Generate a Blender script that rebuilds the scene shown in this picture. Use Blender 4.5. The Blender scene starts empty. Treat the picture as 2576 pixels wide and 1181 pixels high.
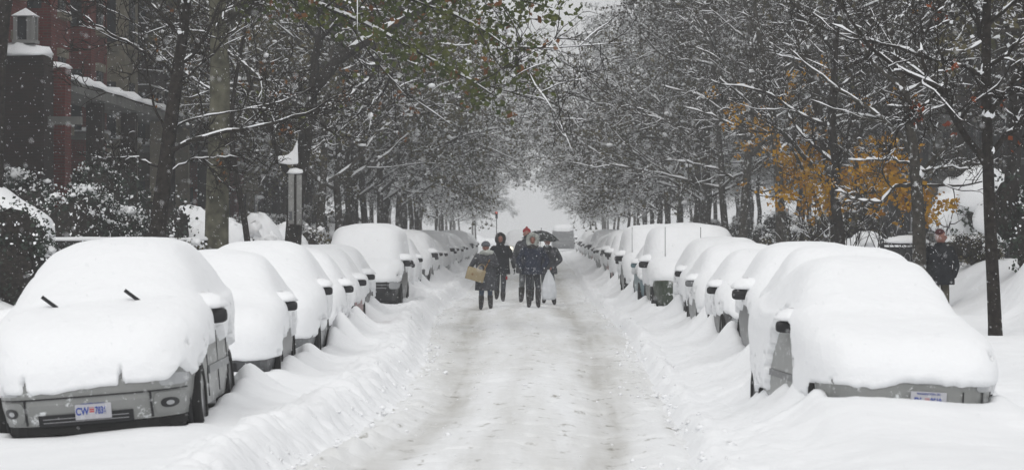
import bpy, math, random
import numpy as np
from mathutils import Vector, Matrix
R = math.radians
random.seed(7); rng = np.random.default_rng(7)
S = bpy.context.scene
COL = S.collection
# ------------------------------------------------------------------ camera, sky, sun, exposure
EYE = 1.85
cam_d = bpy.data.cameras.new('camera'); cam = bpy.data.objects.new('camera', cam_d); COL.objects.link(cam)
cam_d.lens = 97.8; cam_d.sensor_width = 36; cam_d.clip_end = 3000; cam_d.clip_start = .1
cam.location = (0, 0, EYE); cam.rotation_euler = (R(90 - .086), 0, R(.385))
cam_d.dof.use_dof = True; cam_d.dof.focus_distance = 52; cam_d.dof.aperture_fstop = 5.0
S.camera = cam
W = bpy.data.worlds.new('World'); S.world = W; W.use_nodes = True
nt = W.node_tree; bg = nt.nodes['Background']
sky = nt.nodes.new('ShaderNodeTexSky'); sky.sky_type = 'NISHITA'; sky.sun_disc = False
sky.sun_elevation = R(48); sky.sun_rotation = R(160); sky.air_density = 1.5; sky.dust_density = 7; sky.ozone_density = 1
hs = nt.nodes.new('ShaderNodeHueSaturation'); hs.inputs['Saturation'].default_value = .10
nt.links.new(sky.outputs[0], hs.inputs['Color']); oc = nt.nodes.new('ShaderNodeMix'); oc.data_type = 'RGBA'; oc.inputs[0].default_value = .8   # cloud deck over the clear-sky dome
oc.inputs[7].default_value = (6.0, 6.06, 6.15, 1); nt.links.new(hs.outputs[0], oc.inputs[6]); nt.links.new(oc.outputs[2], bg.inputs[0])
bg.inputs[1].default_value = .15
sl = bpy.data.lights.new('sun', 'SUN'); sl.energy = 1.1; sl.angle = R(25); sl.color = (1, .98, .95)
so = bpy.data.objects.new('sun', sl); COL.objects.link(so)
so.rotation_euler = (R(42), 0, R(-20))
S.view_settings.view_transform = 'Standard'; S.view_settings.look = 'None'
S.view_settings.exposure = -0.30; S.view_settings.gamma = 1; S.view_settings.use_curve_mapping = False
S.cycles.use_denoising = True
try: S.cycles.denoiser = 'OPENIMAGEDENOISE'
except Exception: pass
S.cycles.max_bounces = 6; S.cycles.diffuse_bounces = 4; S.cycles.glossy_bounces = 2
S.cycles.transmission_bounces = 3; S.cycles.volume_bounces = 1; S.cycles.transparent_max_bounces = 6
S.cycles.caustics_reflective = False; S.cycles.caustics_refractive = False

# ------------------------------------------------------------------ helpers
def mk(name, verts, faces, mat, parent=None, smooth=True, matidx=None):
    me = bpy.data.meshes.new(name)
    V = np.asarray(verts, dtype=np.float32).reshape(-1, 3)
    if isinstance(faces, np.ndarray):
        F = faces.astype(np.int32); n, k = F.shape
        me.vertices.add(len(V)); me.vertices.foreach_set('co', V.ravel())
        me.loops.add(n * k); me.loops.foreach_set('vertex_index', F.ravel())
        me.polygons.add(n); me.polygons.foreach_set('loop_start', np.arange(0, n * k, k, dtype=np.int32))
        me.polygons.foreach_set('loop_total', np.full(n, k, dtype=np.int32))
        me.update(calc_edges=True)
    else:
        me.from_pydata([tuple(map(float, v)) for v in V], [], [tuple(int(i) for i in f) for f in faces]); me.update()
    if smooth: me.polygons.foreach_set('use_smooth', np.ones(len(me.polygons), dtype=bool))
    me.materials.append(mat)
    o = bpy.data.objects.new(name, me); COL.objects.link(o)
    if parent: o.parent = parent
    return o
def tag(o, label=None, cat=None, group=None, kind=None):
    if label: o['label'] = label
    if cat: o['category'] = cat
    if group: o['group'] = group
    if kind: o['kind'] = kind
    return o
def empty(name, loc, rz=0, label=None, cat=None, group=None):
    o = bpy.data.objects.new(name, None); COL.objects.link(o); o.location = loc; o.rotation_euler = (0, 0, rz)
    return tag(o, label, cat, group)
def copy_tree(o, parent=None):
    c = o.copy(); COL.objects.link(c)
    if parent: c.parent = parent
    for ch in list(o.children): copy_tree(ch, c)
    return c
def P(px, py, Y):   # where the sight line through a point of the photograph (2576 wide) meets depth Y
    return Vector(((px - 1335) / 7000 * Y, Y, EYE - (py - 580) / 7000 * Y))

def box_vf(c, s, rot=None):
    v = np.array([[x, y, z] for x in (-.5, .5) for y in (-.5, .5) for z in (-.5, .5)]) * np.array(s)
    if rot is not None: v = v @ np.array(rot).T
    v = v + np.array(c)
    f = [(0, 1, 3, 2), (4, 6, 7, 5), (0, 4, 5, 1), (2, 3, 7, 6), (0, 2, 6, 4), (1, 5, 7, 3)]
    return v, f
def box(name, c, s, mat, parent=None, rot=None, bev=0):
    v, f = box_vf(c, s, rot)
    o = mk(name, v, f, mat, parent, smooth=False)
    if bev:
        m = o.modifiers.new('b', 'BEVEL'); m.width = bev; m.segments = 2
        o.data.polygons.foreach_set('use_smooth', np.ones(6, dtype=bool))
    return o
def ell_vf(c, r, nu=14, nv=9, fz=0, noise=0, seed=0):
    u = np.linspace(0, 2 * np.pi, nu, endpoint=False); v = np.linspace(-np.pi / 2, np.pi / 2, nv)
    vv, uu = np.meshgrid(v, u, indexing='ij')
    rr = 1 + (noise * (np.sin(uu * 3 + seed) * np.cos(vv * 4 + seed * 2) + .6 * np.sin(uu * 5 + vv * 3 + seed * 3)) if noise else 0)
    X = np.stack([np.cos(vv) * np.cos(uu) * r[0] * rr, np.cos(vv) * np.sin(uu) * r[1] * rr, np.sin(vv) * r[2] * rr], -1)
    if fz: X[..., 2] = np.where(X[..., 2] < 0, X[..., 2] * fz, X[..., 2])
    X = X.reshape(-1, 3) + np.array(c)
    return X, grid_faces(nv, nu, True)
def grid_faces(nr, nc, wrap=False, base=0):
    i = np.arange(nr - 1)[:, None]; j = np.arange(nc if wrap else nc - 1)[None, :]
    a = i * nc + j; b = i * nc + (j + 1) % nc; c = (i + 1) * nc + (j + 1) % nc; d = (i + 1) * nc + j
    return np.stack([a + 0 * b, b, c, d], -1).reshape(-1, 4) + base
class MB:
    def __init__(s): s.v = []; s.f = []; s.n = 0
    def add(s, v, f):
        v = np.asarray(v, dtype=float).reshape(-1, 3); f = np.asarray(f)
        if len(v) == 0: return
        s.v.append(v); s.f.append(f + s.n); s.n += len(v)
    def build(s, name, mat, parent=None, smooth=True):
        if not s.v: return None
        return mk(name, np.concatenate(s.v), np.concatenate(s.f), mat, parent, smooth)
# value noise
def _h(ix, iy, seed):
    n = (ix * 374761393 + iy * 668265263 + seed * 974634777) & 0xffffffff
    n = ((n ^ (n >> 13)) * 1274126177) & 0xffffffff
    return ((n ^ (n >> 16)) & 0xffff) / 65535.0
def noise2(x, y, seed=0):
    x = np.asarray(x, dtype=float); y = np.asarray(y, dtype=float) + 0 * x; x = x + 0 * y
    ix = np.floor(x).astype(np.int64); iy = np.floor(y).astype(np.int64); fx = x - ix; fy = y - iy
    fx = fx * fx * (3 - 2 * fx); fy = fy * fy * (3 - 2 * fy)
    a = _h(ix, iy, seed); b = _h(ix + 1, iy, seed); c = _h(ix, iy + 1, seed); d = _h(ix + 1, iy + 1, seed)
    return (a * (1 - fx) + b * fx) * (1 - fy) + (c * (1 - fx) + d * fx) * fy
def fbm(x, y, seed=0, o=4):
    t = 0; a = .5
    for i in range(o): t = t + a * (noise2(x * 2 ** i, y * 2 ** i, seed + i * 17) - .5) * 2; a *= .5
    return t
# ------------------------------------------------------------------ materials
def mat(name, col, rough=.8, noise=None, col2=None, bump=0, bscale=20, metallic=0, spec=.3, frost=0, frost_scale=30, thr=.55, emit=None, es=0, coords='Object', nscale3=None):
    m = bpy.data.materials.new(name); m.use_nodes = True; t = m.node_tree; N = t.nodes; L = t.links; p = N['Principled BSDF']
    p.inputs['Roughness'].default_value = rough; p.inputs['Metallic'].default_value = metallic
    p.inputs['Specular IOR Level'].default_value = spec
    p.inputs['Base Color'].default_value = (*col, 1)
    tc = N.new('ShaderNodeTexCoord'); out = tc.outputs[coords]
    if nscale3:
        mp = N.new('ShaderNodeMapping'); mp.inputs['Scale'].default_value = nscale3; L.new(out, mp.inputs[0]); out = mp.outputs[0]
    cur = None
    if noise:
        n = N.new('ShaderNodeTexNoise'); n.inputs['Scale'].default_value = noise; n.inputs['Detail'].default_value = 5; L.new(out, n.inputs[0])
        r = N.new('ShaderNodeValToRGB'); r.color_ramp.elements[0].position = .35; r.color_ramp.elements[1].position = .68
        r.color_ramp.elements[0].color = (*col, 1); r.color_ramp.elements[1].color = (*col2, 1); L.new(n.outputs[0], r.inputs[0]); cur = r.outputs[0]
    if frost:
        n = N.new('ShaderNodeTexNoise'); n.inputs['Scale'].default_value = frost_scale; n.inputs['Detail'].default_value = 6; n.inputs['Roughness'].default_value = .7; L.new(tc.outputs['Object'], n.inputs[0])
        r = N.new('ShaderNodeValToRGB'); r.color_ramp.elements[0].position = thr; r.color_ramp.elements[1].position = thr + .08
        r.color_ramp.elements[0].color = (0, 0, 0, 1); r.color_ramp.elements[1].color = (frost, frost, frost, 1); L.new(n.outputs[0], r.inputs[0])
        mx = N.new('ShaderNodeMix'); mx.data_type = 'RGBA'; L.new(r.outputs[0], mx.inputs[0])
        if cur: L.new(cur, mx.inputs[6])
        else: mx.inputs[6].default_value = (*col, 1)
        mx.inputs[7].default_value = (.84, .86, .88, 1); cur = mx.outputs[2]
    if cur: L.new(cur, p.inputs['Base Color'])
    if bump:
        n = N.new('ShaderNodeTexNoise'); n.inputs['Scale'].default_value = bscale; n.inputs['Detail'].default_value = 6; L.new(out, n.inputs[0])
        b = N.new('ShaderNodeBump'); b.inputs['Strength'].default_value = bump; b.inputs['Distance'].default_value = .03; L.new(n.outputs[0], b.inputs['Height']); L.new(b.outputs[0], p.inputs['Normal'])
    if emit:
        p.inputs['Emission Color'].default_value = (*emit, 1); p.inputs['Emission Strength'].default_value = es
    return m
M = {}
M['snow'] = mat('snow', (.86, .87, .885), .95, bump=.5, bscale=11, spec=.1)
M['snow_fine'] = mat('snow_on_branch', (.84, .85, .87), .95, spec=.1)
M['snow_ground'] = mat('ground_snow', (.86, .87, .885), .95, noise=1.2, col2=(.82, .83, .845), bump=.5, bscale=9, spec=.1)
M['bark_dark'] = mat('dark_bark', (.012, .010, .009), .95, noise=14, col2=(.032, .027, .023), bump=.6, bscale=40, spec=.1, frost=.8, frost_scale=26, thr=.64)
M['bark_grey'] = mat('grey_bark', (.028, .025, .021), .95, noise=12, col2=(.06, .054, .045), bump=.6, bscale=40, spec=.1, frost=.75, frost_scale=7, thr=.58)
M['bark_pale'] = mat('sycamore_bark', (.035, .034, .024), .95, noise=4, col2=(.13, .125, .09), bump=.7, bscale=22, spec=.1, frost=.5, frost_scale=9, thr=.66)
M['twig'] = mat('twigs', (.04, .034, .028), .95, spec=.1)
M['leaf_green'] = mat('green_leaves', (.028, .046, .010), .8, noise=1.7, col2=(.10, .11, .02), spec=.15)
M['leaf_olive'] = mat('olive_leaves', (.05, .052, .028), .8, noise=1.5, col2=(.12, .10, .05), spec=.15)
M['leaf_brown'] = mat('withered_leaves', (.030, .027, .022), .8, noise=1.5, col2=(.07, .058, .04), spec=.15)
M['leaf_pale'] = mat('snow_and_haze_leaves', (.10, .10, .085), .9, noise=2.5, col2=(.45, .46, .45), spec=.1)  # snow dust plus the paleness of distant haze, put into the leaf colour
M['leaf_yellow'] = mat('yellow_leaves', (.28, .12, .004), .8, noise=2, col2=(.44, .25, .008), spec=.15)
M['leaf_red'] = mat('russet_leaves', (.12, .022, .008), .8, noise=2, col2=(.28, .07, .012), spec=.15)
M['leaf_rust'] = mat('rust_leaves', (.12, .045, .014), .8, noise=3, col2=(.20, .09, .025), spec=.15)
M['evergreen'] = mat('evergreen_leaves', (.010, .018, .012), .7, noise=2, col2=(.03, .045, .03), spec=.25)
M['black'] = mat('black_plastic', (.008, .008, .010), .45, spec=.4)
M['rubber'] = mat('rubber', (.012, .012, .012), .85)
M['chrome'] = mat('grey_metal', (.35, .35, .36), .35, metallic=.7)
M['glass'] = mat('dark_glass', (.02, .022, .025), .08, spec=.6)
M['lens'] = mat('lamp_lens', (.35, .36, .37), .15, spec=.6)
M['amber'] = mat('amber_lens', (.45, .09, .02), .3)
M['plate'] = mat('plate_white', (.40, .40, .43), .5, frost=.6, frost_scale=16, thr=.60)
M['plate_blue'] = mat('plate_blue', (.03, .06, .28), .5)
M['plate_red'] = mat('plate_red', (.45, .04, .04), .5)
M['iron'] = mat('black_iron', (.012, .013, .014), .6, frost=.7, frost_scale=12, thr=.6)
def paint(name, c, frost=.75, thr=.58, fs=9):
    return mat(name, c, .35, noise=3, col2=tuple(min(1, x * 1.15) for x in c), spec=.5, frost=frost, frost_scale=fs, thr=thr)
PAINT = {k: paint('paint_' + k, c, thr=t) for k, (c, t) in dict(silver=((.20, .205, .20), .57), dark=((.025, .026, .028), .62), charcoal=((.06, .062, .066), .60),
    grey=((.13, .135, .14), .60), red=((.14, .03, .025), .6), green=((.022, .034, .018), .56), blue=((.09, .15, .17), .58), tan=((.16, .14, .11), .6), white=((.45, .46, .47), .6), frosted=((.12, .125, .125), .50)).items()}

# ------------------------------------------------------------------ cars: data
# ring tables: (zf, yf, zs, w, zr, yr), widths as share of the half width
RINGS = {
 'sedan': (4.6, [(.22,.08,.22,.95,.25,4.48),(.42,0,.42,.99,.42,4.6),(.60,.01,.58,1,.62,4.6),(.74,.10,.76,.995,.86,4.56),(.84,.5,.86,.98,.98,4.42),(.93,1.12,.93,.95,1.03,4.0),(.98,1.28,.98,.90,1.05,3.85),(1.18,1.72,1.18,.77,1.22,3.45),(1.34,2.05,1.33,.66,1.34,3.1),(1.40,2.25,1.40,.52,1.40,2.9),(1.42,2.5,1.42,.2,1.42,2.75)]),
 'wagon': (4.6, [(.24,.08,.24,.95,.26,4.5),(.44,0,.44,.99,.44,4.6),(.62,.01,.60,1,.64,4.6),(.80,.10,.80,.995,.9,4.58),(.92,.5,.92,.98,1.0,4.55),(1.0,1.05,1.0,.94,1.1,4.5),(1.05,1.2,1.05,.89,1.15,4.45),(1.26,1.62,1.26,.77,1.3,4.3),(1.44,1.98,1.44,.64,1.44,4.1),(1.50,2.2,1.50,.5,1.50,3.9),(1.52,2.5,1.52,.25,1.52,3.5)]),
 'suv': (4.7, [(.30,.06,.30,.95,.32,4.6),(.5,0,.5,.99,.5,4.7),(.72,.01,.72,1,.72,4.7),(.92,.07,.92,.995,.95,4.68),(1.02,.4,1.02,.98,1.08,4.66),(1.08,1.0,1.08,.97,1.15,4.64),(1.13,1.12,1.13,.95,1.2,4.6),(1.38,1.45,1.38,.89,1.4,4.5),(1.58,1.72,1.58,.83,1.58,4.38),(1.67,1.95,1.67,.7,1.67,4.2),(1.70,2.3,1.70,.3,1.70,3.8)]),
 'van': (4.9, [(.30,.08,.30,.95,.32,4.85),(.5,0,.5,.99,.5,4.9),(.72,.01,.72,1,.72,4.9),(.90,.12,.92,.995,.95,4.9),(1.0,.42,1.02,.99,1.08,4.9),(1.08,.8,1.08,.98,1.15,4.88),(1.15,.92,1.15,.97,1.2,4.87),(1.42,1.28,1.42,.93,1.45,4.84),(1.66,1.55,1.66,.88,1.66,4.8),(1.76,1.75,1.76,.74,1.76,4.65),(1.79,2.0,1.79,.3,1.79,4.3)]),
}
# (side, front Y, centre X, kind, half width, top scale, snow depth, paint, front snow edge, side snow edge, yaw deg, roll deg, label)
CARS = [
 ('L', 23.3, -3.67, 'wagon', .88, 1.0, 0.17, 'silver', .52, .80, 1.2, 4.6, 'silver wagon with raised wipers, bumper and number plate showing under its snow'),
 ('L', 29.8, -3.56, 'sedan', .86, 1.0, 0.09, 'charcoal', .42, .62, 2, 2, 'snow-capped car directly behind the silver wagon with wipers'),
 ('L', 35.2, -3.55, 'wagon', .86, .93, 0.11, 'grey', .45, .60, 2, 1, 'third car behind the silver wagon, grey door triangle showing between snow drifts'),
 ('L', 40.4, -3.66, 'sedan', .86, 1.0, 0.08, 'charcoal', .45, .50, 1, 0, 'fourth car behind the silver wagon, almost white with snow'),
 ('L', 45.6, -3.80, 'sedan', .86, 1.0, 0.07, 'red', .45, .62, 0, 0, 'car with a reddish lower door, two cars in front of the snowy pickup-like truck'),
 ('L', 51.4, -3.98, 'sedan', .86, 1.0, 0.07, 'dark', .45, .62, 0, 0, 'dark-wheeled car standing just before the tall boxy truck'),
 ('L', 59.5, -3.62, 'van', .83, 1.0, 0.11, 'dark', .72, .95, 0, 0, 'tall boxy truck with black bumper and grille bare below its thick snow'),
 ('L', 69.0, -3.95, 'sedan', .86, 1.05, 0.09, 'grey', .4, .45, 0, 0, 'small car tucked close behind the tall boxy truck'),
 ('L', 75.2, -3.98, 'wagon', .86, 1.0, 0.09, 'dark', .4, .5, 0, 0, 'second car behind the tall boxy truck, its dark mirror showing'),
 ('L', 82.0, -3.90, 'suv', .90, .97, 0.09, 'charcoal', .5, .75, 0, 0, 'square car with grey side showing, third behind the tall boxy truck'),
 ('R', 23.3, 3.20, 'sedan', .80, .90, 0.15, 'silver', .55, .62, 4, -3, 'deeply buried compact car with a number plate just above the snow, front of its row'),
 ('R', 28.8, 3.42, 'sedan', .86, 1.03, 0.15, 'dark', .40, .58, -2, -2, 'car directly behind the compact car with the half-buried plate'),
 ('R', 34.0, 3.60, 'wagon', .86, .98, 0.09, 'charcoal', .5, .72, -1, 0, 'car with a large square black mirror and grey door bare, third in its row'),
 ('R', 39.6, 3.62, 'sedan', .86, 1.0, 0.06, 'dark', .62, .45, 0, 0, 'sedan with a dark toothed grille peeking through snow, fourth in its row'),
 ('R', 45.0, 3.60, 'sedan', .86, 1.05, 0.11, 'grey', .48, .50, 0, 0, 'car with a grey snow-dusted mirror and grey bumper tip, fifth in its row'),
 ('R', 50.8, 3.72, 'wagon', .87, 1.0, 0.09, 'white', .40, .50, 0, 0, 'snow-covered car standing in front of the green-nosed van'),
 ('R', 57.2, 3.42, 'van', .92, 1.0, 0.11, 'green', .80, .6, 0, 0, 'tall van with a green front and two thin aerials'),
 ('R', 63.5, 3.35, 'wagon', .87, .95, 0.07, 'blue', .70, .8, 0, 0, 'blue-grey car with blue mirror beside the green-nosed van'),
 ('R', 70.0, 3.30, 'van', .92, 1.0, 0.11, 'charcoal', .5, .95, 0, 0, 'tall van with dark bare side, behind the blue-grey car'),
 ('R', 76.8, 3.40, 'sedan', .86, 1.05, 0.09, 'grey', .4, .45, 0, 0, 'low snow-covered car following the dark-sided van'),
 ('R', 82.8, 3.35, 'suv', .88, .95, 0.09, 'red', .4, .5, 0, 0, 'large snow-covered car two places behind the dark-sided van'),
]
kinds = ['sedan', 'wagon', 'sedan', 'suv', 'sedan', 'wagon']
y = 88.0; i = 0
while y < 165:
    k = kinds[i % 6]; CARS.append(('L', y, -3.97 - .1 * (y - 88) / 70 + random.uniform(-.06, .06), k, .87, random.uniform(.97, 1.04), .10, ['grey', 'dark', 'charcoal'][i % 3], .45, .5, 0, 0, None)); y += random.uniform(5.5, 6.2); i += 1
y = 88.6; i = 2
while y < 200:
    k = kinds[i % 6]; CARS.append(('R', y, 3.4 + .7 * min(1, (y - 80) / 100) + random.uniform(-.06, .06), k, .87, random.uniform(.97, 1.04), .10, ['grey', 'dark', 'charcoal', 'red'][i % 4], .45, .55, 0, 0, None)); y += random.uniform(5.5, 6.2); i += 1

# ------------------------------------------------------------------ ground
LY = [0, 21.5, 28.8, 40, 50, 59, 78, 130, 400]; LX = [-1.95, -1.87, -1.40, -1.50, -1.85, -2.05, -1.9, -2.2, -2.3]
RY = [0, 21.5, 27.6, 43, 52, 60, 81, 130, 400]; RX = [1.15, 1.2, 1.36, 1.57, 1.65, 1.58, 1.5, 2.0, 2.2]
def sst(x, a, b):
    t = np.clip((x - a) / (b - a), 0, 1); return t * t * (3 - 2 * t)
def lane(X, Y):
    wob = .07 * fbm(Y * .45, 0 * Y + 3.1, 5) + .02 * fbm(Y * 2.2, 0 * Y + 8, 9)
    return np.interp(Y, LY, LX) + wob, np.interp(Y, RY, RX) + .8 * np.roll(wob, 3)
def ground_h(X, Y):
    X = np.asarray(X, float); Y = np.asarray(Y, float)
    xl, xr = lane(X, Y)
    dl = xl - X; dr = X - xr           # > 0 outside the lane
    near = np.clip(60 / np.maximum(Y, 20), .2, 1)
    # packed lane: tracks, crown, footprints
    u = (X - .5 * (xl + xr)) / np.maximum(.5 * (xr - xl), .1)
    road = .015 * fbm(X * 1.3, Y * .35, 1) + .020 * fbm(X * 6, Y * 2.2, 2, 3) + .008 * fbm(X * 17, Y * 7, 3, 2)
    road += .05 * np.exp(-(u / .28) ** 2) - .045 * np.exp(-((u + .60) / .17) ** 2) - .045 * np.exp(-((u - .60) / .17) ** 2)
    fp = noise2(X * 4.2, Y * 2.6, 31); road -= .03 * sst(fp, .74, .86) * near
    # left bank: cut edge + broken lumps, second low ridge
    rough = 1.5 * fbm(X * 3.5, Y * 2.2, 11) ; fine = 1.7 * fbm(X * 8, Y * 6, 12, 3)
    up = sst(dl, -.02, .34) * (.20 + .035 * rough * (1 - .85 * sst(dl, .45, 1.1))) + (.045 * fine + .022 * fbm(X * 15, Y * 12, 19, 2)) * sst(dl, -.1, .05) * (1 - sst(dl, .5, 1.1))
    ridge = .09 * np.exp(-((dl - .42) / .22) ** 2) * (1 + .5 * rough) + .07 * np.exp(-((dl + .22) / .12) ** 2) * sst(-Y, -34, -24) * (1 + 1.2 * rough)
    shelfL = up + ridge + sst(dl, .6, 1.6) * .05 + .05 * fbm(X * .7, Y * .4, 13) * sst(dl, .3, .9)
    shelfL += (-.15 * sst(-X, 2.6, 4.4) - .05) * np.exp(-((Y - 21.5) / 5) ** 2) * sst(dl, .5, 1.2)
    # right side: rut, ridge, hummocks
    up = sst(dr, 0, .9) * .17 + sst(dr, .8, 1.5) * .10
    rut = -.05 * np.exp(-((dr - .05) / .07) ** 2) + .07 * np.exp(-((dr - .25) / .13) ** 2) * (1 + rough)
    hum = .06 * fbm(X * 1.8, Y * .9, 15) * sst(dr, .1, .4) * (1 - .5 * sst(dr, 1.3, 2)) + (.022 * fine + .015 * fbm(X * 15, Y * 12, 20, 2)) * sst(dr, 0, .2) * (1 - sst(dr, .6, 1.4))
    shelfR = up + rut + hum + .06 * fbm(X * .6, Y * .35, 16) * sst(dr, .8, 1.6)
    shelfR += .04 * fbm(X * .5 + Y * .6, Y * 1.3 - X * .3, 18) * sst(dr, .3, 1) * sst(-Y, -42, -30)
    shelfR -= .10 * np.exp(-((X - 3.9) / .8) ** 2 - ((Y - 22.6) / 2.2) ** 2)
    shelfR += .10 * np.exp(-(((X - 2.15) / .75) ** 2)) * np.exp(-((Y - 24.6) / 1.7) ** 2)
    h = road * (1 - sst(dl, -.05, .1)) * (1 - sst(dr, -.02, .15)) + np.where(X < 0, shelfL, shelfR)
    # kerb, pavement and front gardens
    h = h + .12 * sst(np.abs(X), 4.9, 5.6)
    h = h + sst(-X, 6.8, 9.5) * (.35 + .5 * sst(Y, 35, 50)) + sst(-X, 7, 9) * .25 * fbm(X * .6, Y * .35, 21)
    bank = sst(X, 7.4, 9.2) * sst(Y, 33, 44) * .85
    h = h + bank + sst(X, 6.5, 8) * (.22 * fbm(X * .8, Y * .5, 23) * sst(Y, 36, 46)) + .05 * fbm(X * 1.6, Y * 1.2, 24) * sst(np.abs(X), 5, 6)
    h = h + .5 * np.exp(-((X - 8.6) / .5) ** 2 - ((Y - 47) / 1.6) ** 2) + .06 * fbm(X * 1.1, Y * .9, 25) * sst(X, 4.2, 5)
    return h
def drifts(X, Y, h):
    for ci, c in enumerate(CARS):
        side, fy, cx, kind, hw = c[:5]; L = RINGS[kind][0]
        m = (Y > fy - 2.0) & (Y < fy + L + 2.0) & (np.abs(X - cx) < 2.6)
        if not m.any(): continue
        x = X[m]; yy = Y[m]
        dx = np.abs(x - cx) - hw; dy = np.maximum(fy - yy, yy - (fy + L))
        d = np.maximum(np.maximum(dx, dy), -.25)
        do = np.hypot(np.maximum(dx, 0), np.maximum(dy, 0))
        sp = noise2(yy * 1.35 + ci * 9.7, 0 * yy, 40 + ci); sp = np.clip((sp - .3) / .6, 0, 1) ** 1.6
        sd = .09 + .27 * sp
        if ci == 0: sd = sd * .6
        if ci == 10: sd = .16 + sd * .45 + .16 * np.exp(-((yy - 24.45) / .30) ** 2) + .26 * sst(yy, 26.0, 26.8)
        side_d = sd * sst(dx, -.25, -.02) * (.15 + .85 * sst(yy, fy + .1, fy + 1.3)) * np.exp(-(np.maximum(dx, 0) / (.15 + .17 * sp)) ** 1.3) * np.exp(-np.maximum(dy, 0) / .25)
        gap = .15 * np.exp(-(np.maximum(yy - (fy + L), 0) / .5) ** 2) * (yy > fy + L - .3) * np.exp(-(np.maximum(dx + .3, 0) / .5) ** 2)
        frontd = {0: .04, 10: .19}.get(ci, .08) * np.exp(-(np.maximum(fy - yy, 0) / (.5 if ci != 10 else 1.1)) ** 2) * np.exp(-np.maximum(dx, 0) / .3) * (yy < fy + .4)
        inside = (dx < -.12) & (dy < -.12)
        add = side_d + gap + frontd
        h[m] = h[m] + np.where(inside, -.05, add)
    return h
xs = np.concatenate([np.arange(-34, -10, .8), np.arange(-10, -5.2, .14), np.arange(-5.2, 5.6, .045), np.arange(5.6, 11, .12), np.arange(11, 36, .8)])
ys = [6.0]
while ys[-1] < 460: ys.append(ys[-1] + max(.05, ys[-1] * .0019 if ys[-1] < 100 else (ys[-1] - 100) * .012 + .19))
ys = np.array(ys)
XX, YY = np.meshgrid(xs, ys)
HH = ground_h(XX, YY); HH = drifts(XX, YY, HH)
GV = np.stack([XX, YY, HH], -1).reshape(-1, 3); GF = grid_faces(len(ys), len(xs))
fc = GV[GF].mean(1); xl, xr = lane(fc[:, 0], fc[:, 1]); isroad = (fc[:, 0] > xl + .02) & (fc[:, 0] < xr + .06)
def sub_mesh(mask):
    F = GF[mask]; u, inv = np.unique(F, return_inverse=True); return GV[u], inv.reshape(F.shape)
def snow_road_mat():
    m = bpy.data.materials.new('packed_road_snow'); m.use_nodes = True; t = m.node_tree; N = t.nodes; L = t.links; p = N['Principled BSDF']
    p.inputs['Roughness'].default_value = .9; p.inputs['Specular IOR Level'].default_value = .15
    tc = N.new('ShaderNodeTexCoord')
    def nz(scale, mscale, lo, hi):
        mp = N.new('ShaderNodeMapping'); mp.inputs['Scale'].default_value = mscale; L.new(tc.outputs['Object'], mp.inputs[0])
        n = N.new('ShaderNodeTexNoise'); n.inputs['Scale'].default_value = scale; n.inputs['Detail'].default_value = 6; n.inputs['Roughness'].default_value = .65; L.new(mp.outputs[0], n.inputs[0])
        r = N.new('ShaderNodeMapRange'); r.inputs[1].default_value = lo; r.inputs[2].default_value = hi; L.new(n.outputs[0], r.inputs[0]); return n, r
    n1, a = nz(1.1, (1, .06, 1), .42, .68)     # long grey worn patches
    n2, b = nz(5, (1, .5, 1), .60, .70)       # grit
    mx = N.new('ShaderNodeMix'); mx.data_type = 'RGBA'; mx.inputs[6].default_value = (.82, .83, .84, 1); mx.inputs[7].default_value = (.66, .66, .645, 1); L.new(a.outputs[0], mx.inputs[0])
    m2 = N.new('ShaderNodeMix'); m2.data_type = 'RGBA'; L.new(b.outputs[0], m2.inputs[0]); L.new(mx.outputs[2], m2.inputs[6]); m2.inputs[7].default_value = (.33, .32, .29, 1)
    at = N.new('ShaderNodeAttribute'); at.attribute_name = 'dirt'; m3 = N.new('ShaderNodeMix'); m3.data_type = 'RGBA'; m3.blend_type = 'MULTIPLY'; L.new(at.outputs['Fac'], m3.inputs[0])
    L.new(m2.outputs[2], m3.inputs[6]); m3.inputs[7].default_value = (.68, .665, .635, 1); L.new(m3.outputs[2], p.inputs['Base Color'])
    n3 = N.new('ShaderNodeTexNoise'); n3.inputs['Scale'].default_value = 8; n3.inputs['Detail'].default_value = 7; L.new(tc.outputs['Object'], n3.inputs[0])
    bp = N.new('ShaderNodeBump'); bp.inputs['Strength'].default_value = .6; bp.inputs['Distance'].default_value = .04; L.new(n3.outputs[0], bp.inputs['Height']); L.new(bp.outputs[0], p.inputs['Normal'])
    return m
M['road'] = snow_road_mat()
v, f = sub_mesh(isroad)
def dirt_of(v):
    xl_, xr_ = lane(v[:, 0], v[:, 1]); u = (v[:, 0] - .5 * (xl_ + xr_)) / (.5 * (xr_ - xl_)); w = .06 * fbm(v[:, 1] * .2, 0 * u, 90)
    d = .95 * np.exp(-((u + .60 + w) / .15) ** 2) + 1.0 * np.exp(-((u - .58 + w) / .17) ** 2) + .3 * np.exp(-((u + .1 - w) / .10) ** 2)
    d = d * (.6 + .8 * noise2(u * 22, v[:, 1] * .25, 92))
    return np.clip(d * (.75 + .7 * fbm(v[:, 0] * 2.5, v[:, 1] * .7, 91, 4)), 0, 1)
road_o = mk('road', v, f, M['road']); at_ = road_o.data.attributes.new('dirt', 'FLOAT', 'POINT'); at_.data.foreach_set('value', dirt_of(v).astype(np.float32))
tag(road_o, 'packed snow of the street between the two rows of buried cars', kind='structure')
v, f = sub_mesh(~isroad); tag(mk('ground', v, f, M['snow_ground']), 'deep untrodden snow beside the street', kind='structure')
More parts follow.
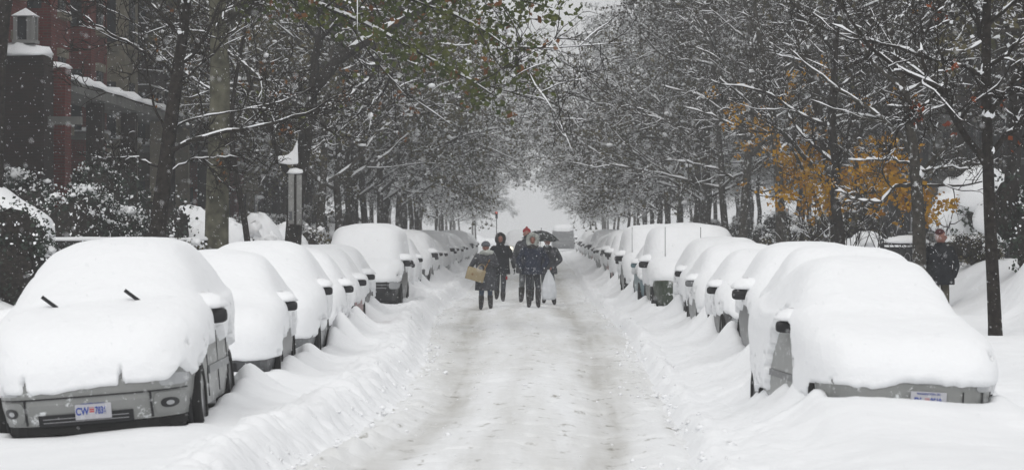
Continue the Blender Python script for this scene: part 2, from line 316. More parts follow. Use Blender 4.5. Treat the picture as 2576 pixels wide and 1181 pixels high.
farv = [(-150, 455, .0), (150, 455, .0), (150, 710, .0), (-150, 710, .0), (-150, -60, .3), (-33.5, -60, .3), (-33.5, 455, .3), (-150, 455, .3), (34.8, -60, .3), (150, -60, .3), (150, 455, .3), (34.8, 455, .3), (-33.5, -60, .0), (34.8, -60, .0), (34.8, 6.1, .0), (-33.5, 6.1, .0)]
tag(mk('far_ground', farv, [(0, 1, 2, 3), (4, 5, 6, 7), (8, 9, 10, 11), (12, 13, 14, 15)], M['snow_ground'], smooth=False), kind='structure')
def gh(x, y):
    return float(ground_h(np.array([[x]]), np.array([[y]]))[0, 0])

# ------------------------------------------------------------------ cars: building
def car_grid(kind, hw, top, NT, sub, nexp=5.0):
    L, rings = RINGS[kind]; A = np.array(rings, float)
    A[:, 3] *= hw
    for c in (0, 2, 4): A[:, c] = np.where(A[:, c] > .9, .9 + (A[:, c] - .9) * top, A[:, c])
    k = np.linspace(0, len(A) - 1, (len(A) - 1) * sub + 1); B = np.stack([np.interp(k, np.arange(len(A)), A[:, j]) for j in range(6)], -1)
    th = np.linspace(0, 2 * np.pi, NT, endpoint=False)
    ax, ay = np.cos(th), np.sin(th)
    n = np.interp(k, [0, 5, 10], [nexp, nexp, 4.6])[:, None]
    # equalise spacing: resample along each superellipse in arc length is skipped; exponent map keeps enough points
    rr = (np.abs(ax)[None, :] ** n + np.abs(ay * 1.0)[None, :] ** n) ** (-1 / n)
    sx = ax[None, :] * rr; sy = ay[None, :] * rr
    hl = (B[:, 5] - B[:, 1])[:, None] / 2; yc = (B[:, 5] + B[:, 1])[:, None] / 2
    X = sx * B[:, 3][:, None]; Y = yc + sy * hl
    if hw == .80 and kind == 'sedan':   # snow and body of the buried compact lean away from the pavement
        X = np.where(X > 0, X * np.interp(k, [0, 2, 3, 4, 5, 6, 7, 10], [.97, .96, .92, .87, .82, .80, .84, .85])[:, None], X)
    wf = np.clip(-sy, 0, 1) ** 3; wr = np.clip(sy, 0, 1) ** 3
    Z = B[:, 2][:, None] * (1 - wf - wr) + B[:, 0][:, None] * wf + B[:, 4][:, None] * wr
    return np.stack([X, Y, Z], -1), k, th, L
def gnormals(G):
    du = np.roll(G, -1, 1) - np.roll(G, 1, 1); dv = np.gradient(G, axis=0)
    n = np.cross(du, dv); n /= np.linalg.norm(n, axis=-1, keepdims=True) + 1e-9
    return n
def th_map(NT):  # denser points on the long sides and the front face
    return None
def front_y(kind, hw, x, z, nexp=5.0):
    L, rings = RINGS[kind]; A = np.array(rings)
    yf = np.interp(z, A[:, 0], A[:, 1]); yr = np.interp(z, A[:, 4], A[:, 5]); w = np.interp(z, A[:, 0], A[:, 3]) * hw
    hl = (yr - yf) / 2
    # superellipse taken by direction
    t = np.clip(1 - np.minimum(np.abs(x) / w, 1) ** nexp, 0, 1) ** (1 / nexp)
    return (yf + yr) / 2 - hl * t
def patch(name, kind, hw, x0, x1, z0, z1, off, mat_, parent, nx=10, nz=4, rnd=0.0):
    xs = np.linspace(x0, x1, nx); zs = np.linspace(z0, z1, nz); X, Z = np.meshgrid(xs, zs)
    if rnd:
        cxm, czm = (x0 + x1) / 2, (z0 + z1) / 2; a = (X - cxm) / ((x1 - x0) / 2); b = (Z - czm) / ((z1 - z0) / 2)
        s = np.where((np.abs(a) + np.abs(b)) > 0, (np.abs(a) ** rnd + np.abs(b) ** rnd + 1e-9) ** (-1 / rnd) * np.maximum(np.abs(a), np.abs(b)), 1)
        X = cxm + (X - cxm) * s; Z = czm + (Z - czm) * s
    Y = front_y(kind, hw, X, Z) - off
    G = np.stack([X, Y, Z], -1); B = G.copy(); B[..., 1] += off + .02
    V = np.concatenate([G.reshape(-1, 3), B.reshape(-1, 3)]); n = nx * nz
    F = list(map(tuple, grid_faces(nz, nx)))
    bd = [j for j in range(nx)] + [i * nx + nx - 1 for i in range(1, nz)] + [(nz - 1) * nx + j for j in range(nx - 2, -1, -1)] + [i * nx for i in range(nz - 2, 0, -1)]
    for a_, b_ in zip(bd, bd[1:] + bd[:1]): F.append((b_, a_, a_ + n, b_ + n))
    return mk(name, V, F, mat_, parent, smooth=False)
def lathe(prof, n=20):   # profile (r, x) about the x axis
    th = np.linspace(0, 2 * np.pi, n, endpoint=False); p = np.array(prof)
    V = np.stack([np.repeat(p[:, 1][:, None], n, 1), p[:, 0][:, None] * np.cos(th), p[:, 0][:, None] * np.sin(th)], -1)
    return V.reshape(-1, 3), grid_faces(len(p), n, True)
def wheel(parent, x, y, z, r, sgn):
    V, F = lathe([(.0, -.08), (r, -.09), (r, .02), (r * .93, .05), (r * .68, .05), (r * .66, .0)]); V = V * np.array([sgn, 1, 1]) + np.array([x, y, z])
    t = mk('tyre', V, F, M['rubber'], None); w = t; w.name = 'wheel'; w.parent = parent
    V, F = lathe([(r * .67, .0), (r * .66, .035), (r * .55, .02), (r * .2, .03), (0.001, .035)]); V = V * np.array([sgn, 1, 1]) + np.array([x, y, z])
    mk('rim', V, F, M['chrome'], w)
    V, F = lathe([(r * 1.16, -.06), (r * 1.16, -.030), (r * 1.0, -.028), (.001, -.028)]); V = V * np.array([sgn, 1, 1]) + np.array([x, y, z + .02])
    mk('wheel_arch', V, F, M['black'], parent)
def text_mesh(s, size, mat_, parent, loc, ext=.002, name='lettering', squeeze=1.0, off=0):
    cu = bpy.data.curves.new('t', 'FONT'); cu.body = s; cu.size = size; cu.extrude = ext; cu.align_x = 'CENTER'; cu.align_y = 'CENTER'; cu.offset = off
    ob = bpy.data.objects.new('t', cu); COL.objects.link(ob)
    dg = bpy.context.evaluated_depsgraph_get(); me = bpy.data.meshes.new_from_object(ob.evaluated_get(dg)); bpy.data.objects.remove(ob)
    me.materials.clear(); me.materials.append(mat_)
    o = bpy.data.objects.new(name, me); COL.objects.link(o); o.parent = parent; o.location = loc; o.rotation_euler = (R(90), 0, 0); o.scale = (squeeze, 1, 1)
    return o
def number_plate(root, kind, hw, xc, zc, a, b, tilt=0):
    y = float(front_y(kind, hw, np.array(xc), np.array(zc))) - .035
    pl = box('license_plate', (0, 0, 0), (.305, .008, .152), M['plate'], root, bev=.004); pl.location = (xc, y, zc); pl.rotation_euler = (0, tilt, 0)
    text_mesh(a, .088, M['plate_blue'], pl, (-.092, -.006, -.008), squeeze=.72, off=.002)
    text_mesh(b, .085, M['plate_blue'], pl, (.062, -.006, -.008), squeeze=.56, off=.002)
    text_mesh('WASHINGTON, DC', .024, M['plate_blue'], pl, (0, -.006, .058), squeeze=.95)
    for k_ in (-.013, .005): box('flag_bar', (-.012, -.006, k_), (.04, .003, .010), M['plate_red'], pl)
    for k_ in (-1, 0, 1): box('flag_star', (-.012 + k_ * .013, -.006, .020), (.007, .003, .007), M['plate_red'], pl)
    return pl
def make_car(ci, c, lod=0):
    side, fy, cx, kind, hw, top, sd, pc, zf_e, zs_e, yaw, roll, label = c
    NT, sub = ((400, 10) if lod == 0 else (220, 6) if lod == 1 else (96, 3))
    root = empty('parked_car', (cx, fy, 0))
    root.rotation_euler = (0, R(roll * (-1)), 0) if False else (0, 0, 0)
    gz = {0: .0, 10: .0}.get(ci, .02)
    root.location = (cx, fy, gz)
    root.rotation_euler = (0, R(-roll), R(yaw))
    pm = PAINT[pc]
    G, k, th, L = car_grid(kind, hw, top, 120 if lod < 2 else 56, 3 if lod < 2 else 1)
    nr = G.shape[0]
    V = G.reshape(-1, 3); F = grid_faces(nr, G.shape[1], True)
    V = np.concatenate([V, [G[-1].mean(0)]]); base = (nr - 1) * G.shape[1]; nT = G.shape[1]
    capf = [(base + j, base + (j + 1) % nT, len(V) - 1) for j in range(nT)]
    body = mk('body', V, [tuple(f) for f in F] + capf, pm, root)
    # snow cover
    G, k, th, L = car_grid(kind, hw, top, NT, sub)
    # resample angles so that sides and front get even spacing
    N = gnormals(G); up = np.clip(N[..., 2], 0, 1)
    base_th = .035 + sd * up ** 1.0 + .02
    kk = k[:, None] + 0 * G[..., 0]
    S_ = G + N * base_th[..., None]
    S_[..., 2] += .03 * sst(G[..., 2], .85, 1.2)
    hood = sst(kk, 3.5, 6) * (1 - sst(kk, 6, 9)); S_[..., 1] -= hood * .13 * (N[..., 1] < -.1)
    it = int(3 + sub * 2.2)
    for _ in range(it):
        A = S_.copy()
        lap = (np.roll(A, 1, 1) + np.roll(A, -1, 1) - 2 * A)
        lv = np.zeros_like(A); lv[1:-1] = A[2:] + A[:-2] - 2 * A[1:-1]
        S_ = A + .24 * lap + .24 * lv * (kk[..., None] > .6)
    # soft sag and wind texture
    nx = G[..., 0]; ny = G[..., 1]; nz = G[..., 2]
    dn = .055 * fbm(nx * 1.4 + ci * 3, ny * .9 + nz * 1.3, 60 + ci, 3) + (.010 * fbm(nx * 7 + ci, ny * 5 + nz * 8, 61 + ci, 3) if lod < 2 else 0)
    S_ += N * dn[..., None]
    # bare patches: snow surface dives under the paint
    front = np.clip(-N[..., 1], 0, 1) > .55
    n1 = noise2(ny * 2.6 + ci * 5, 0 * ny + 1, 70 + ci); n2 = fbm(ny * 7 + ci, nz * 5, 71 + ci, 3); n3 = fbm(nx * 5 + ci * 2, nz * 4, 72 + ci, 3)
    street = (nx > 0) if side == 'L' else (nx < 0)
    ze_s = zs_e + .34 * (n1 - .55) + .08 * n2 + (.0 if ci else .04)
    ze_s = ze_s + (.12 if side == 'R' else .05) * (ci > 0)
    if ci == 10: ze_s = .30 + .50 * sst(ny, 1.15, 1.4) * (1 - sst(ny, 2.2, 3.0)) + .22 * n2 + .22 * np.exp(-((ny - .55) / .10) ** 2)
    ze_s = np.where(street, ze_s, .35)
    # nothing bare around the wheels high up; more on the doors
    ze_s = ze_s + .12 * np.exp(-((ny - 2.1) / .7) ** 2) * street
    ze_f = zf_e + .025 * n3
    if ci == 0:
        for xc in (-.52, .28): ze_f = ze_f + .14 * np.exp(-(np.abs(nx - xc) / .016) ** 2)
        ze_f = ze_f + .03 * sst(nx, .25, .35) + .02 * sst(-nx, .45, .52) - .03 * sst(-nx, 0, .5) + .10 * np.exp(-((nx - .74) / .05) ** 2)
    if ci == 10: ze_f = zf_e - .05 * sst(-nx, .1, .35) + .012 * n3 + .02 * noise2(nx * 16, nz * 0, 77)
    if ci == 13: ze_f = zf_e + .20 * (noise2(nx * 9, nz * 2, 78) - .6)
    ze = np.where(front, ze_f, ze_s)
    wgt = np.clip((-N[..., 1] - .05) / .12, 0, 1); ze = ze_f * wgt + ze_s * (1 - wgt)
    rearside = N[..., 1] > .5; ze = np.where(rearside, .3, ze)
    bare = sst(ze - nz, -.03 if lod < 2 else -.05, .03)
    blot = (fbm(ny * 9 + nx * 9, nz * 9, 75 + ci, 2) > .28) & (nz < ze + .22) & (nz > ze) & (~front) & (np.abs(N[..., 2]) < .5) if lod < 2 else np.zeros_like(front)
    bare = np.maximum(bare, blot * .8)
    S_ = S_ * (1 - bare[..., None]) + (G - N * .05) * bare[..., None]
    nr = G.shape[0]; V = S_.reshape(-1, 3); F = grid_faces(nr, NT, True)
    tp = S_[-1].mean(0); tp[2] = S_[-1][:, 2].max() + .004
    V = np.concatenate([V, [tp]]); base = (nr - 1) * NT
    F4 = np.concatenate([F, np.array([(base + j, base + (j + 1) % NT, len(V) - 1, len(V) - 1) for j in range(NT)])])
    F = [tuple(f) for f in F] + [(base + j, base + (j + 1) % NT, len(V) - 1) for j in range(NT)]
    mk('snow_cover', V, F, M['snow'], root)
    # mirrors with their snow caps
    A = np.array(RINGS[kind][1]); yb = A[6, 1] + .32; zb = A[6, 2] * 1.0 - .03; wb = A[5, 3] * hw
    big = 1.12 if kind in ('suv', 'van') or ci in (0, 12) else .88
    for sg in ((-1, 1) if ci != 10 else (-1,)):
        mm = M['black'] if ci not in (14, 17) else PAINT['grey' if ci == 14 else 'blue']
        MBm = MB(); v_, f_ = ell_vf((0, 0, 0), (1, 1, 1), 16, 9); v_ = np.sign(v_) * np.abs(v_) ** .55 * np.array([.105, .055, .062]) * big
        mi = mk('mirror', v_ + np.array([sg * (wb + .12 * big), yb, zb]), f_, mm, root)
        v_, f_ = ell_vf((sg * (wb + .03 * big), yb + .05, zb + .070 * big), (.20 * big, .19, .12 * big), 14, 8, .15, .08, ci); mk('snow_cap', v_, f_, M['snow'], mi)
    if lod < 2:
        for sg in (-1, 1):
            for wy in (.88, L - .95): wheel(root, sg * (hw * .995 - .05), wy, .33 if kind != 'van' else .35, .33 if kind != 'van' else .35, sg)
        # bumper shell
        bz0, bz1 = A[0, 0] + .0, A[2, 0] - .03
        patch('bumper', kind, hw, -hw * .93, hw * .93, bz0 + .0, bz1, .018, pm if ci not in (6,) else M['black'], root, 24, 5)
    # door seams
    if lod == 0 or ci in (1, 2, 11, 12):
        pass
    if ci == 0:
        patch('grille', kind, hw, -.44, .36, .232, .33, .028, M['black'], root, 14, 3)
        patch('lower_lip', kind, hw, -hw * .92, hw * .92, .16, .235, .01, M['rubber'], root, 20, 2)
        for x_, nm in ((.665, 1), (-.68, 1)):
            fl = patch('fog_lamp_surround', kind, hw, x_ - .125, x_ + .125,   .27, .45, .030, pm, root, 10, 5, 5)
            lp = patch('fog_lamp', kind, hw, x_ - .075, x_ + .065, .315, .40, .036, M['black'], root, 8, 6, 2.2)
            patch('lamp_glass', kind, hw, x_ - .03, x_ + .03, .335, .375, .040, M['lens'], lp, 7, 6, 2.1)
        for x_ in (-.545, .515): patch('bumper_seam', kind, hw, x_ - .008, x_ + .008, .25, .47, .031, M['black'], root, 3, 4)
        for x_, w_ in ((.70, .11), (-.70, .11)):
            hl = patch('headlight', kind, hw, x_ - w_, x_ + w_, .50, .60, .020, M['lens'], root, 8, 4, 4)
        patch('bumper_crease', kind, hw, -hw * .9, hw * .9, .462, .474, .024, M['black'], root, 24, 2)
        patch('air_slot', kind, hw, -.40, .32, .262, .268, .034, M['chrome'], root, 12, 2)
        patch('air_slot', kind, hw, -.40, .32, .292, .298, .034, M['chrome'], root, 12, 2)
        patch('marker_light', kind, hw, -.83, -.76, .60, .70, .05, M['amber'], root, 4, 4, 3)
        number_plate(root, kind, hw, .03, .35, 'CW', '7836')
        for x_, s_ in ((-.44, 1), (.28, 1)):
            v_, f_ = box_vf((0, 0, .0), (.03, .025, .36)); 
            wp = mk('wiper', v_, f_, M['black'], root, False); wp.location = (x_ + .12, .86, 1.20); wp.rotation_euler = (R(12), R(-48), 0)
            vb, fb = box_vf((0, .0, -.17), (.045, .04, .08)); mk('wiper_joint', vb, fb, M['black'], wp, False)
        # door line, handle, rubbing strip on the street side
        for wy in (1.35, 2.35, 3.3): box('door_gap', (hw * .998, wy, .62), (.01, .012, .6), M['black'], root)
        for wy in (2.15, 3.1): box('door_handle', (hw * .99 + .01, wy, .84), (.03, .14, .03), M['black'], root)
        box('side_moulding', (hw + .004, 2.35, .55), (.02, 1.9, .07), PAINT['grey'], root)
    if ci == 10:
        number_plate(root, kind, hw, .10, .435, 'DJ', '8510', 0)
        patch('grille', kind, hw, .24, .46, .36, .395, .030, M['black'], root, 8, 3)
        patch('grille', kind, hw, -.28, -.07, .36, .395, .030, M['black'], root, 8, 3)
        patch('headlight', kind, hw, .52, .70, .525, .60, .025, M['lens'], root, 8, 4, 4)
        for x_ in (.40, .585, .70): patch('bumper_seam', kind, hw, x_ - .005, x_ + .005, .30, .52, .028, M['black'], root, 3, 4)
        box('side_moulding', (-hw - .004, 2.2, .5), (.02, 2.0, .06), PAINT['charcoal'], root)
    if ci in (1, 2, 3, 11, 12, 13, 14):
        patch('lower_grille', kind, hw, -.42, .42, .25, .40, .026, M['black'], root, 12, 3)
        for sg in (-1, 1): patch('headlight', kind, hw, min(sg * .45, sg * .74), max(sg * .45, sg * .74), .50, .62, .02, M['lens'], root, 8, 4, 4)
    if ci == 13:
        for j in range(9): patch('grille_bar', kind, hw, -.36 + j * .085, -.335 + j * .085, .42, .60, .035, M['black'], root, 2, 3)
    if ci == 6:
        patch('grille', kind, hw, -.55, .55, .56, .80, .026, M['black'], root, 14, 4)
        for j in range(3): patch('grille_bar', kind, hw, -.53, .53, .60 + j * .07, .612 + j * .07, .036, M['chrome'], root, 12, 2)
        for sg in (-1, 1): patch('headlight', kind, hw, min(sg * .58, sg * .80), max(sg * .58, sg * .80), .58, .74, .03, M['lens'], root, 8, 4, 4)
        box('tow_hook', (.18, -.05, .52), (.16, .08, .16), M['rubber'], root, bev=.02)
    if ci == 16:
        patch('grille', kind, hw, -.4, .4, .50, .60, .026, M['black'], root, 12, 3)
        box('number_board', (-.05, -.03, .50), (.30, .015, .13), M['chrome'], root)
        for x_ in (-.62, .12): box('aerial', (x_, .75, 1.48), (.012, .012, .85), M['black'], root)
    if ci == 18:
        for x_ in (-.72,): box('aerial', (x_, .8, 1.5), (.012, .012, .85), M['black'], root)
    return root
ORD = ['first', 'second', 'third', 'fourth', 'fifth', 'sixth', 'seventh', 'eighth', 'ninth', 'tenth', 'eleventh', 'twelfth', 'thirteenth', 'fourteenth', 'fifteenth', 'sixteenth', 'seventeenth', 'eighteenth', 'nineteenth', 'twentieth', 'twenty-first', 'twenty-second', 'twenty-third', 'twenty-fourth']
ordn = {'L': 0, 'R': 0}
GRPL, GRPR = 'cars parked along the kerb with the evergreen hedges', 'cars parked along the kerb with the yellow tree'
protos = {}
for ci, c in enumerate(CARS):
    lod = 0 if c[1] < 30 else 1 if c[1] < 87 else 2
    if lod < 2: o = make_car(ci, c, lod)
    else:
        key = (c[0], c[3])
        if key not in protos: protos[key] = o = make_car(ci, c, lod)
        else:
            o = copy_tree(protos[key]); o.location = (c[2], c[1], .03)
    lab = c[12]
    if not lab:
        lab = ORD[ordn[c[0]]] + (' small snow-buried car beyond the square grey-sided car' if c[0] == 'L' else ' small snow-buried car beyond the large one past the vans'); ordn[c[0]] += 1
    tag(o, lab, 'car', GRPL if c[0] == 'L' else GRPR)

# ------------------------------------------------------------------ trees
def batch_tube(mb, PTS, RAD, k):      # PTS [M,n,3], RAD [M,n]
    M_, n, _ = PTS.shape
    if M_ == 0: return
    T = np.gradient(PTS, axis=1); T /= np.linalg.norm(T, axis=-1, keepdims=True) + 1e-9
    ref = np.where(np.abs(T[..., 2:3]) > .9, np.array([1., 0, 0]), np.array([0, 0, 1.]))
    U = np.cross(T, ref); U /= np.linalg.norm(U, axis=-1, keepdims=True) + 1e-9; Vv = np.cross(T, U)
    a = np.linspace(0, 2 * np.pi, k, endpoint=False)
    ring = PTS[:, :, None] + RAD[:, :, None, None] * (np.cos(a)[None, None, :, None] * U[:, :, None] + np.sin(a)[None, None, :, None] * Vv[:, :, None])
    f = grid_faces(n, k, True); F = (f[None] + (np.arange(M_) * n * k)[:, None, None]).reshape(-1, 4)
    mb.add(ring.reshape(-1, 3), F)
def batch_snow(mb, PTS, RAD, thick, sel=None, seed=0):
    if sel is not None: PTS = PTS[sel]; RAD = RAD[sel]
    M_, n, _ = PTS.shape
    if M_ == 0: return
    T = np.gradient(PTS, axis=1); T /= np.linalg.norm(T, axis=-1, keepdims=True) + 1e-9
    lat = np.cross(T, np.array([0, 0, 1.])); ll = np.linalg.norm(lat, axis=-1, keepdims=True); lat /= ll + 1e-6
    hz = np.clip((ll[..., 0] - .42) / .4, 0, 1)
    g = np.random.default_rng(seed); lump = np.clip(g.uniform(-.35, 1.3, (M_, n)), 0, 2) * hz; lump[:, -1] *= .1
    w = (RAD * .8 + thick * .2) * np.clip(lump * 1.3, 0, 1.1); h = RAD * .8 + thick * lump
    c = PTS.copy(); hh = np.where(hz > .02, h, RAD * .2)
    U3 = np.array([0, 0, 1.])
    prof = [(-1, .35), (-.75, .8), (0, 1.05), (.75, .8), (1, .35), (0, .0)] if np.max(RAD) > .018 else [(-1, .2), (0, 1.05), (1, .2)]
    ring = np.stack([c + lat * (w * a)[..., None] + U3 * (hh * b)[..., None] for a, b in prof], 2)
    k = len(prof); f = grid_faces(n, k, True); F = (f[None] + (np.arange(M_) * n * k)[:, None, None]).reshape(-1, 4)
    mb.add(ring.reshape(-1, 3), F)
def leaves_mb(mb, C, size, g, droop=.4):
    n = len(C)
    if not n: return
    a = g.normal(size=(n, 3)); a /= np.linalg.norm(a, axis=1, keepdims=True); b = g.normal(size=(n, 3)); b = np.cross(a, b); b /= np.linalg.norm(b, axis=1, keepdims=True)
    s = (size * g.uniform(.6, 1.3, n))[:, None]
    V = np.stack([C - a * s * .55, C + b * s * .42 + a * s * .05, C + a * s * .6, C - b * s * .42 - a * s * .05], 1).reshape(-1, 3)
    mb.add(V, np.arange(n * 4).reshape(-1, 4))
def grow(P0, D, L, R0, n, g, wob=.12, lift=0.0, tip=.35):
    M_ = len(P0); pts = np.zeros((M_, n, 3)); pts[:, 0] = P0; d = D.copy(); step = (L / (n - 1))[:, None]
    for i in range(1, n):
        d = d + g.normal(size=(M_, 3)) * wob; d[:, 2] += lift; d /= np.linalg.norm(d, axis=1, keepdims=True)
        pts[:, i] = pts[:, i - 1] + d * step
    rad = R0[:, None] * np.linspace(1, tip, n)[None, :]
    return pts, rad
def spawn(pts, rad, Ls, cnt, ang, ratio, g, tmin=.25, rr=.6, upbias=0.0):
    M_, n, _ = pts.shape
    t = g.uniform(tmin, 1, (M_, cnt)) * (n - 1) * .999; i = t.astype(int); f = t - i; ar = np.arange(M_)[:, None]
    p = pts[ar, i] * (1 - f)[..., None] + pts[ar, i + 1] * f[..., None]
    r = rad[ar, i] * (1 - f) + rad[ar, i + 1] * f
    d = pts[ar, i + 1] - pts[ar, i]; d /= np.linalg.norm(d, axis=-1, keepdims=True) + 1e-9
    q = g.normal(size=d.shape); q -= (q * d).sum(-1, keepdims=True) * d; q /= np.linalg.norm(q, axis=-1, keepdims=True)
    a = R(ang) * g.uniform(.6, 1.3, (M_, cnt))[..., None]
    nd = d * np.cos(a) + q * np.sin(a); nd[..., 2] += upbias; nd /= np.linalg.norm(nd, axis=-1, keepdims=True)
    L = (Ls[:, None] * ratio * g.uniform(.6, 1.15, (M_, cnt)) * (1.15 - .5 * t / (n - 1)))
    return p.reshape(-1, 3), nd.reshape(-1, 3), L.ravel(), (r * rr).ravel()
def resample(pts, n):
    pts = np.array(pts, float); s = np.concatenate([[0], np.cumsum(np.linalg.norm(np.diff(pts, axis=0), axis=1))]); u = np.linspace(0, s[-1], n)
    # smooth cubic-ish: linear then averaged
    q = np.stack([np.interp(u, s, pts[:, j]) for j in range(3)], -1)
    for _ in range(2): q[1:-1] = .5 * q[1:-1] + .25 * (q[2:] + q[:-2])
    return q, s[-1]
def build_tree(seed, H=12, trunk_r=.2, first=2.6, limbs=10, bark='bark_grey', limb_len=.45, limb_ang=55, cnts=(7, 6, 5), snow=.05, leafmat=None, leafn=0, leafsize=.08,
               trunk_pts=None, custom=(), lean=(0, 0), clumps=0, specks=0, twig_r=.008, wob=.2, leaf_lo=0, snow_frac=(.75, .4, .10), name='tree'):
    g = np.random.default_rng(seed)
    root = empty(name, (0, 0, 0))
    tr = MB(); br = MB(); sn = MB()
    if trunk_pts is None:
        z = np.linspace(-.3, H, 12); q = np.stack([lean[0] * z / H + np.cumsum(g.normal(0, .05, 12)), lean[1] * z / H + np.cumsum(g.normal(0, .05, 12)), z], -1); tl = H
        q[0, :2] = 0; q[1, :2] *= .3
    else: q, tl = resample(trunk_pts, 16)
    rad = trunk_r * np.interp(np.linspace(0, 1, len(q)), [0, .08, .5, 1], [1.25, 1, .75, .2])
    batch_tube(tr, q[None], rad[None], 12); batch_snow(sn, q[None], rad[None], snow * 1.6, None, seed + 9)
    lean_s = np.gradient(q, axis=0); 
    # limbs from trunk
    m = q[:, 2] >= first
    ts = np.where(m)[0]; lp = []; ld = []; lr = []; LL = []
    for j in range(limbs):
        i = ts[min(len(ts) - 1, int(len(ts) * (j + g.uniform(0, .9)) / limbs))] if len(ts) else len(q) - 2
        az = j * 2.4 + g.uniform(-.4, .4); el = R(90 - limb_ang * g.uniform(.75, 1.2))
        lp.append(q[i] + g.uniform(-.02, .02, 3)); ld.append([math.cos(az) * math.cos(el), math.sin(az) * math.cos(el), math.sin(el)])
        fr = (q[i, 2] - first) / max(H - first, 1); LL.append(H * limb_len * (1.1 - .65 * fr) * g.uniform(.8, 1.15)); lr.append(rad[i] * .55 * g.uniform(.8, 1.1))
    A = []
    if limbs:
        pts, rd = grow(np.array(lp), np.array(ld), np.array(LL), np.array(lr), 17, g, wob * .55, .01, .25); A.append((pts, rd, np.array(LL)))
    for cp, r0, r1 in custom:
        cq, cl = resample(cp, 17); cq[1:-1] += g.normal(0, .014, (15, 3)); A.append((cq[None], np.linspace(r0, r1, 17)[None], np.array([cl])))
    pts = np.concatenate([a[0] for a in A]); rd = np.concatenate([a[1] for a in A]); Ls = np.concatenate([a[2] for a in A])
    batch_tube(br, pts, rd, 7); batch_snow(sn, pts, rd, snow * 1.3, None, seed)
    pend = []
    for lv, (cn, ang, ratio) in enumerate(zip(cnts, (50, 48, 45), (.5, .5, .55))):
        p, d, L, r = spawn(pts, rd, Ls, cn, ang, ratio, g, .18, .55, .08)
        r = np.maximum(r, twig_r * (1.6 - .3 * lv)); L = np.maximum(L, .18)
        n = (7, 5, 4)[lv]
        pts, rd = grow(p, d, L, r, n, g, wob * (1 + .35 * lv), .015, .35); Ls = L
        batch_tube(br, pts, rd, (5, 4, 3)[lv])
        batch_snow(sn, pts, rd, snow * (.8, .55, .40)[lv], g.random(len(pts)) < snow_frac[lv], seed + lv)
        pend.append(pts)
    tr.build('trunk', M[bark], root)
    br.build('crown', M[bark if bark != 'bark_pale' else 'bark_grey'], root)
    # snow plastered in the forks of trunk limbs
    for a in A:
        for j in range(len(a[0])):
            if a[1][j, 0] > .03 and a[1][j, 0] < .1 and g.random() < .8:
                c = a[0][j, 0] + (a[0][j, 1] - a[0][j, 0]) * .18; r = a[1][j, 0]
                v_, f_ = ell_vf(c + np.array([0, -.01, r * 1.0]), (r * 1.9, r * 1.5, r * 2.2), 10, 7, .6, .1, j); sn.add(v_, f_)
    if clumps:      # snow caught in leaf clusters
        tips = pend[1][:, -1]; idx = g.choice(len(tips), min(clumps, len(tips)), replace=False)
        for i in idx:
            s = g.uniform(.05, .13); v_, f_ = ell_vf(tips[i], (s * g.uniform(.8, 1.5), s, s * g.uniform(.5, 1.0)), 7, 5, .5, .15, i); sn.add(v_, f_)
    if specks:
        src_ = np.concatenate([pend[2].reshape(-1, 3), pend[1].reshape(-1, 3)]); leaves_mb(sn, src_[g.integers(0, len(src_), specks)] + g.normal(0, .10, (specks, 3)) + np.array([0, 0, .03]), .085, g)
    sn.build('snow_cover', M['snow_fine'], root)['kind'] = 'stuff'
    if leafmat:
        src = pend[2].reshape(-1, 3)
        if leaf_lo: src = src[src[:, 2] > leaf_lo]
        for lm_, frac in (leafmat if isinstance(leafmat, list) else [(leafmat, 1)]):
            nn = int(leafn * frac)
            # leaves hang in bunches
            cen = src[g.integers(0, len(src), max(1, nn // 5))]
            C = np.repeat(cen, 5, 0) + g.normal(0, leafsize * .9, (len(cen) * 5, 3)) - np.array([0, 0, .03])
            lb = MB(); leaves_mb(lb, C, leafsize, g); o = lb.build('foliage', M[lm_], root, smooth=False)
            if o: o['kind'] = 'stuff'
    return root
def loc_pts(base, pix, Y, dys=None):
    out = []
    for i, (px, py) in enumerate(pix):
        yy = Y + (dys[i] if dys else 0); p = P(px, py, yy); out.append((p.x - base[0], yy - base[1], p.z - base[2]))
    return out
def place(o, x, y, rz=0, sc=1, z=None):
    o.location = (x, y, (gh(x, y) if z is None else z) - .02); o.rotation_euler = (0, 0, rz); o.scale = (sc, sc, sc); return o

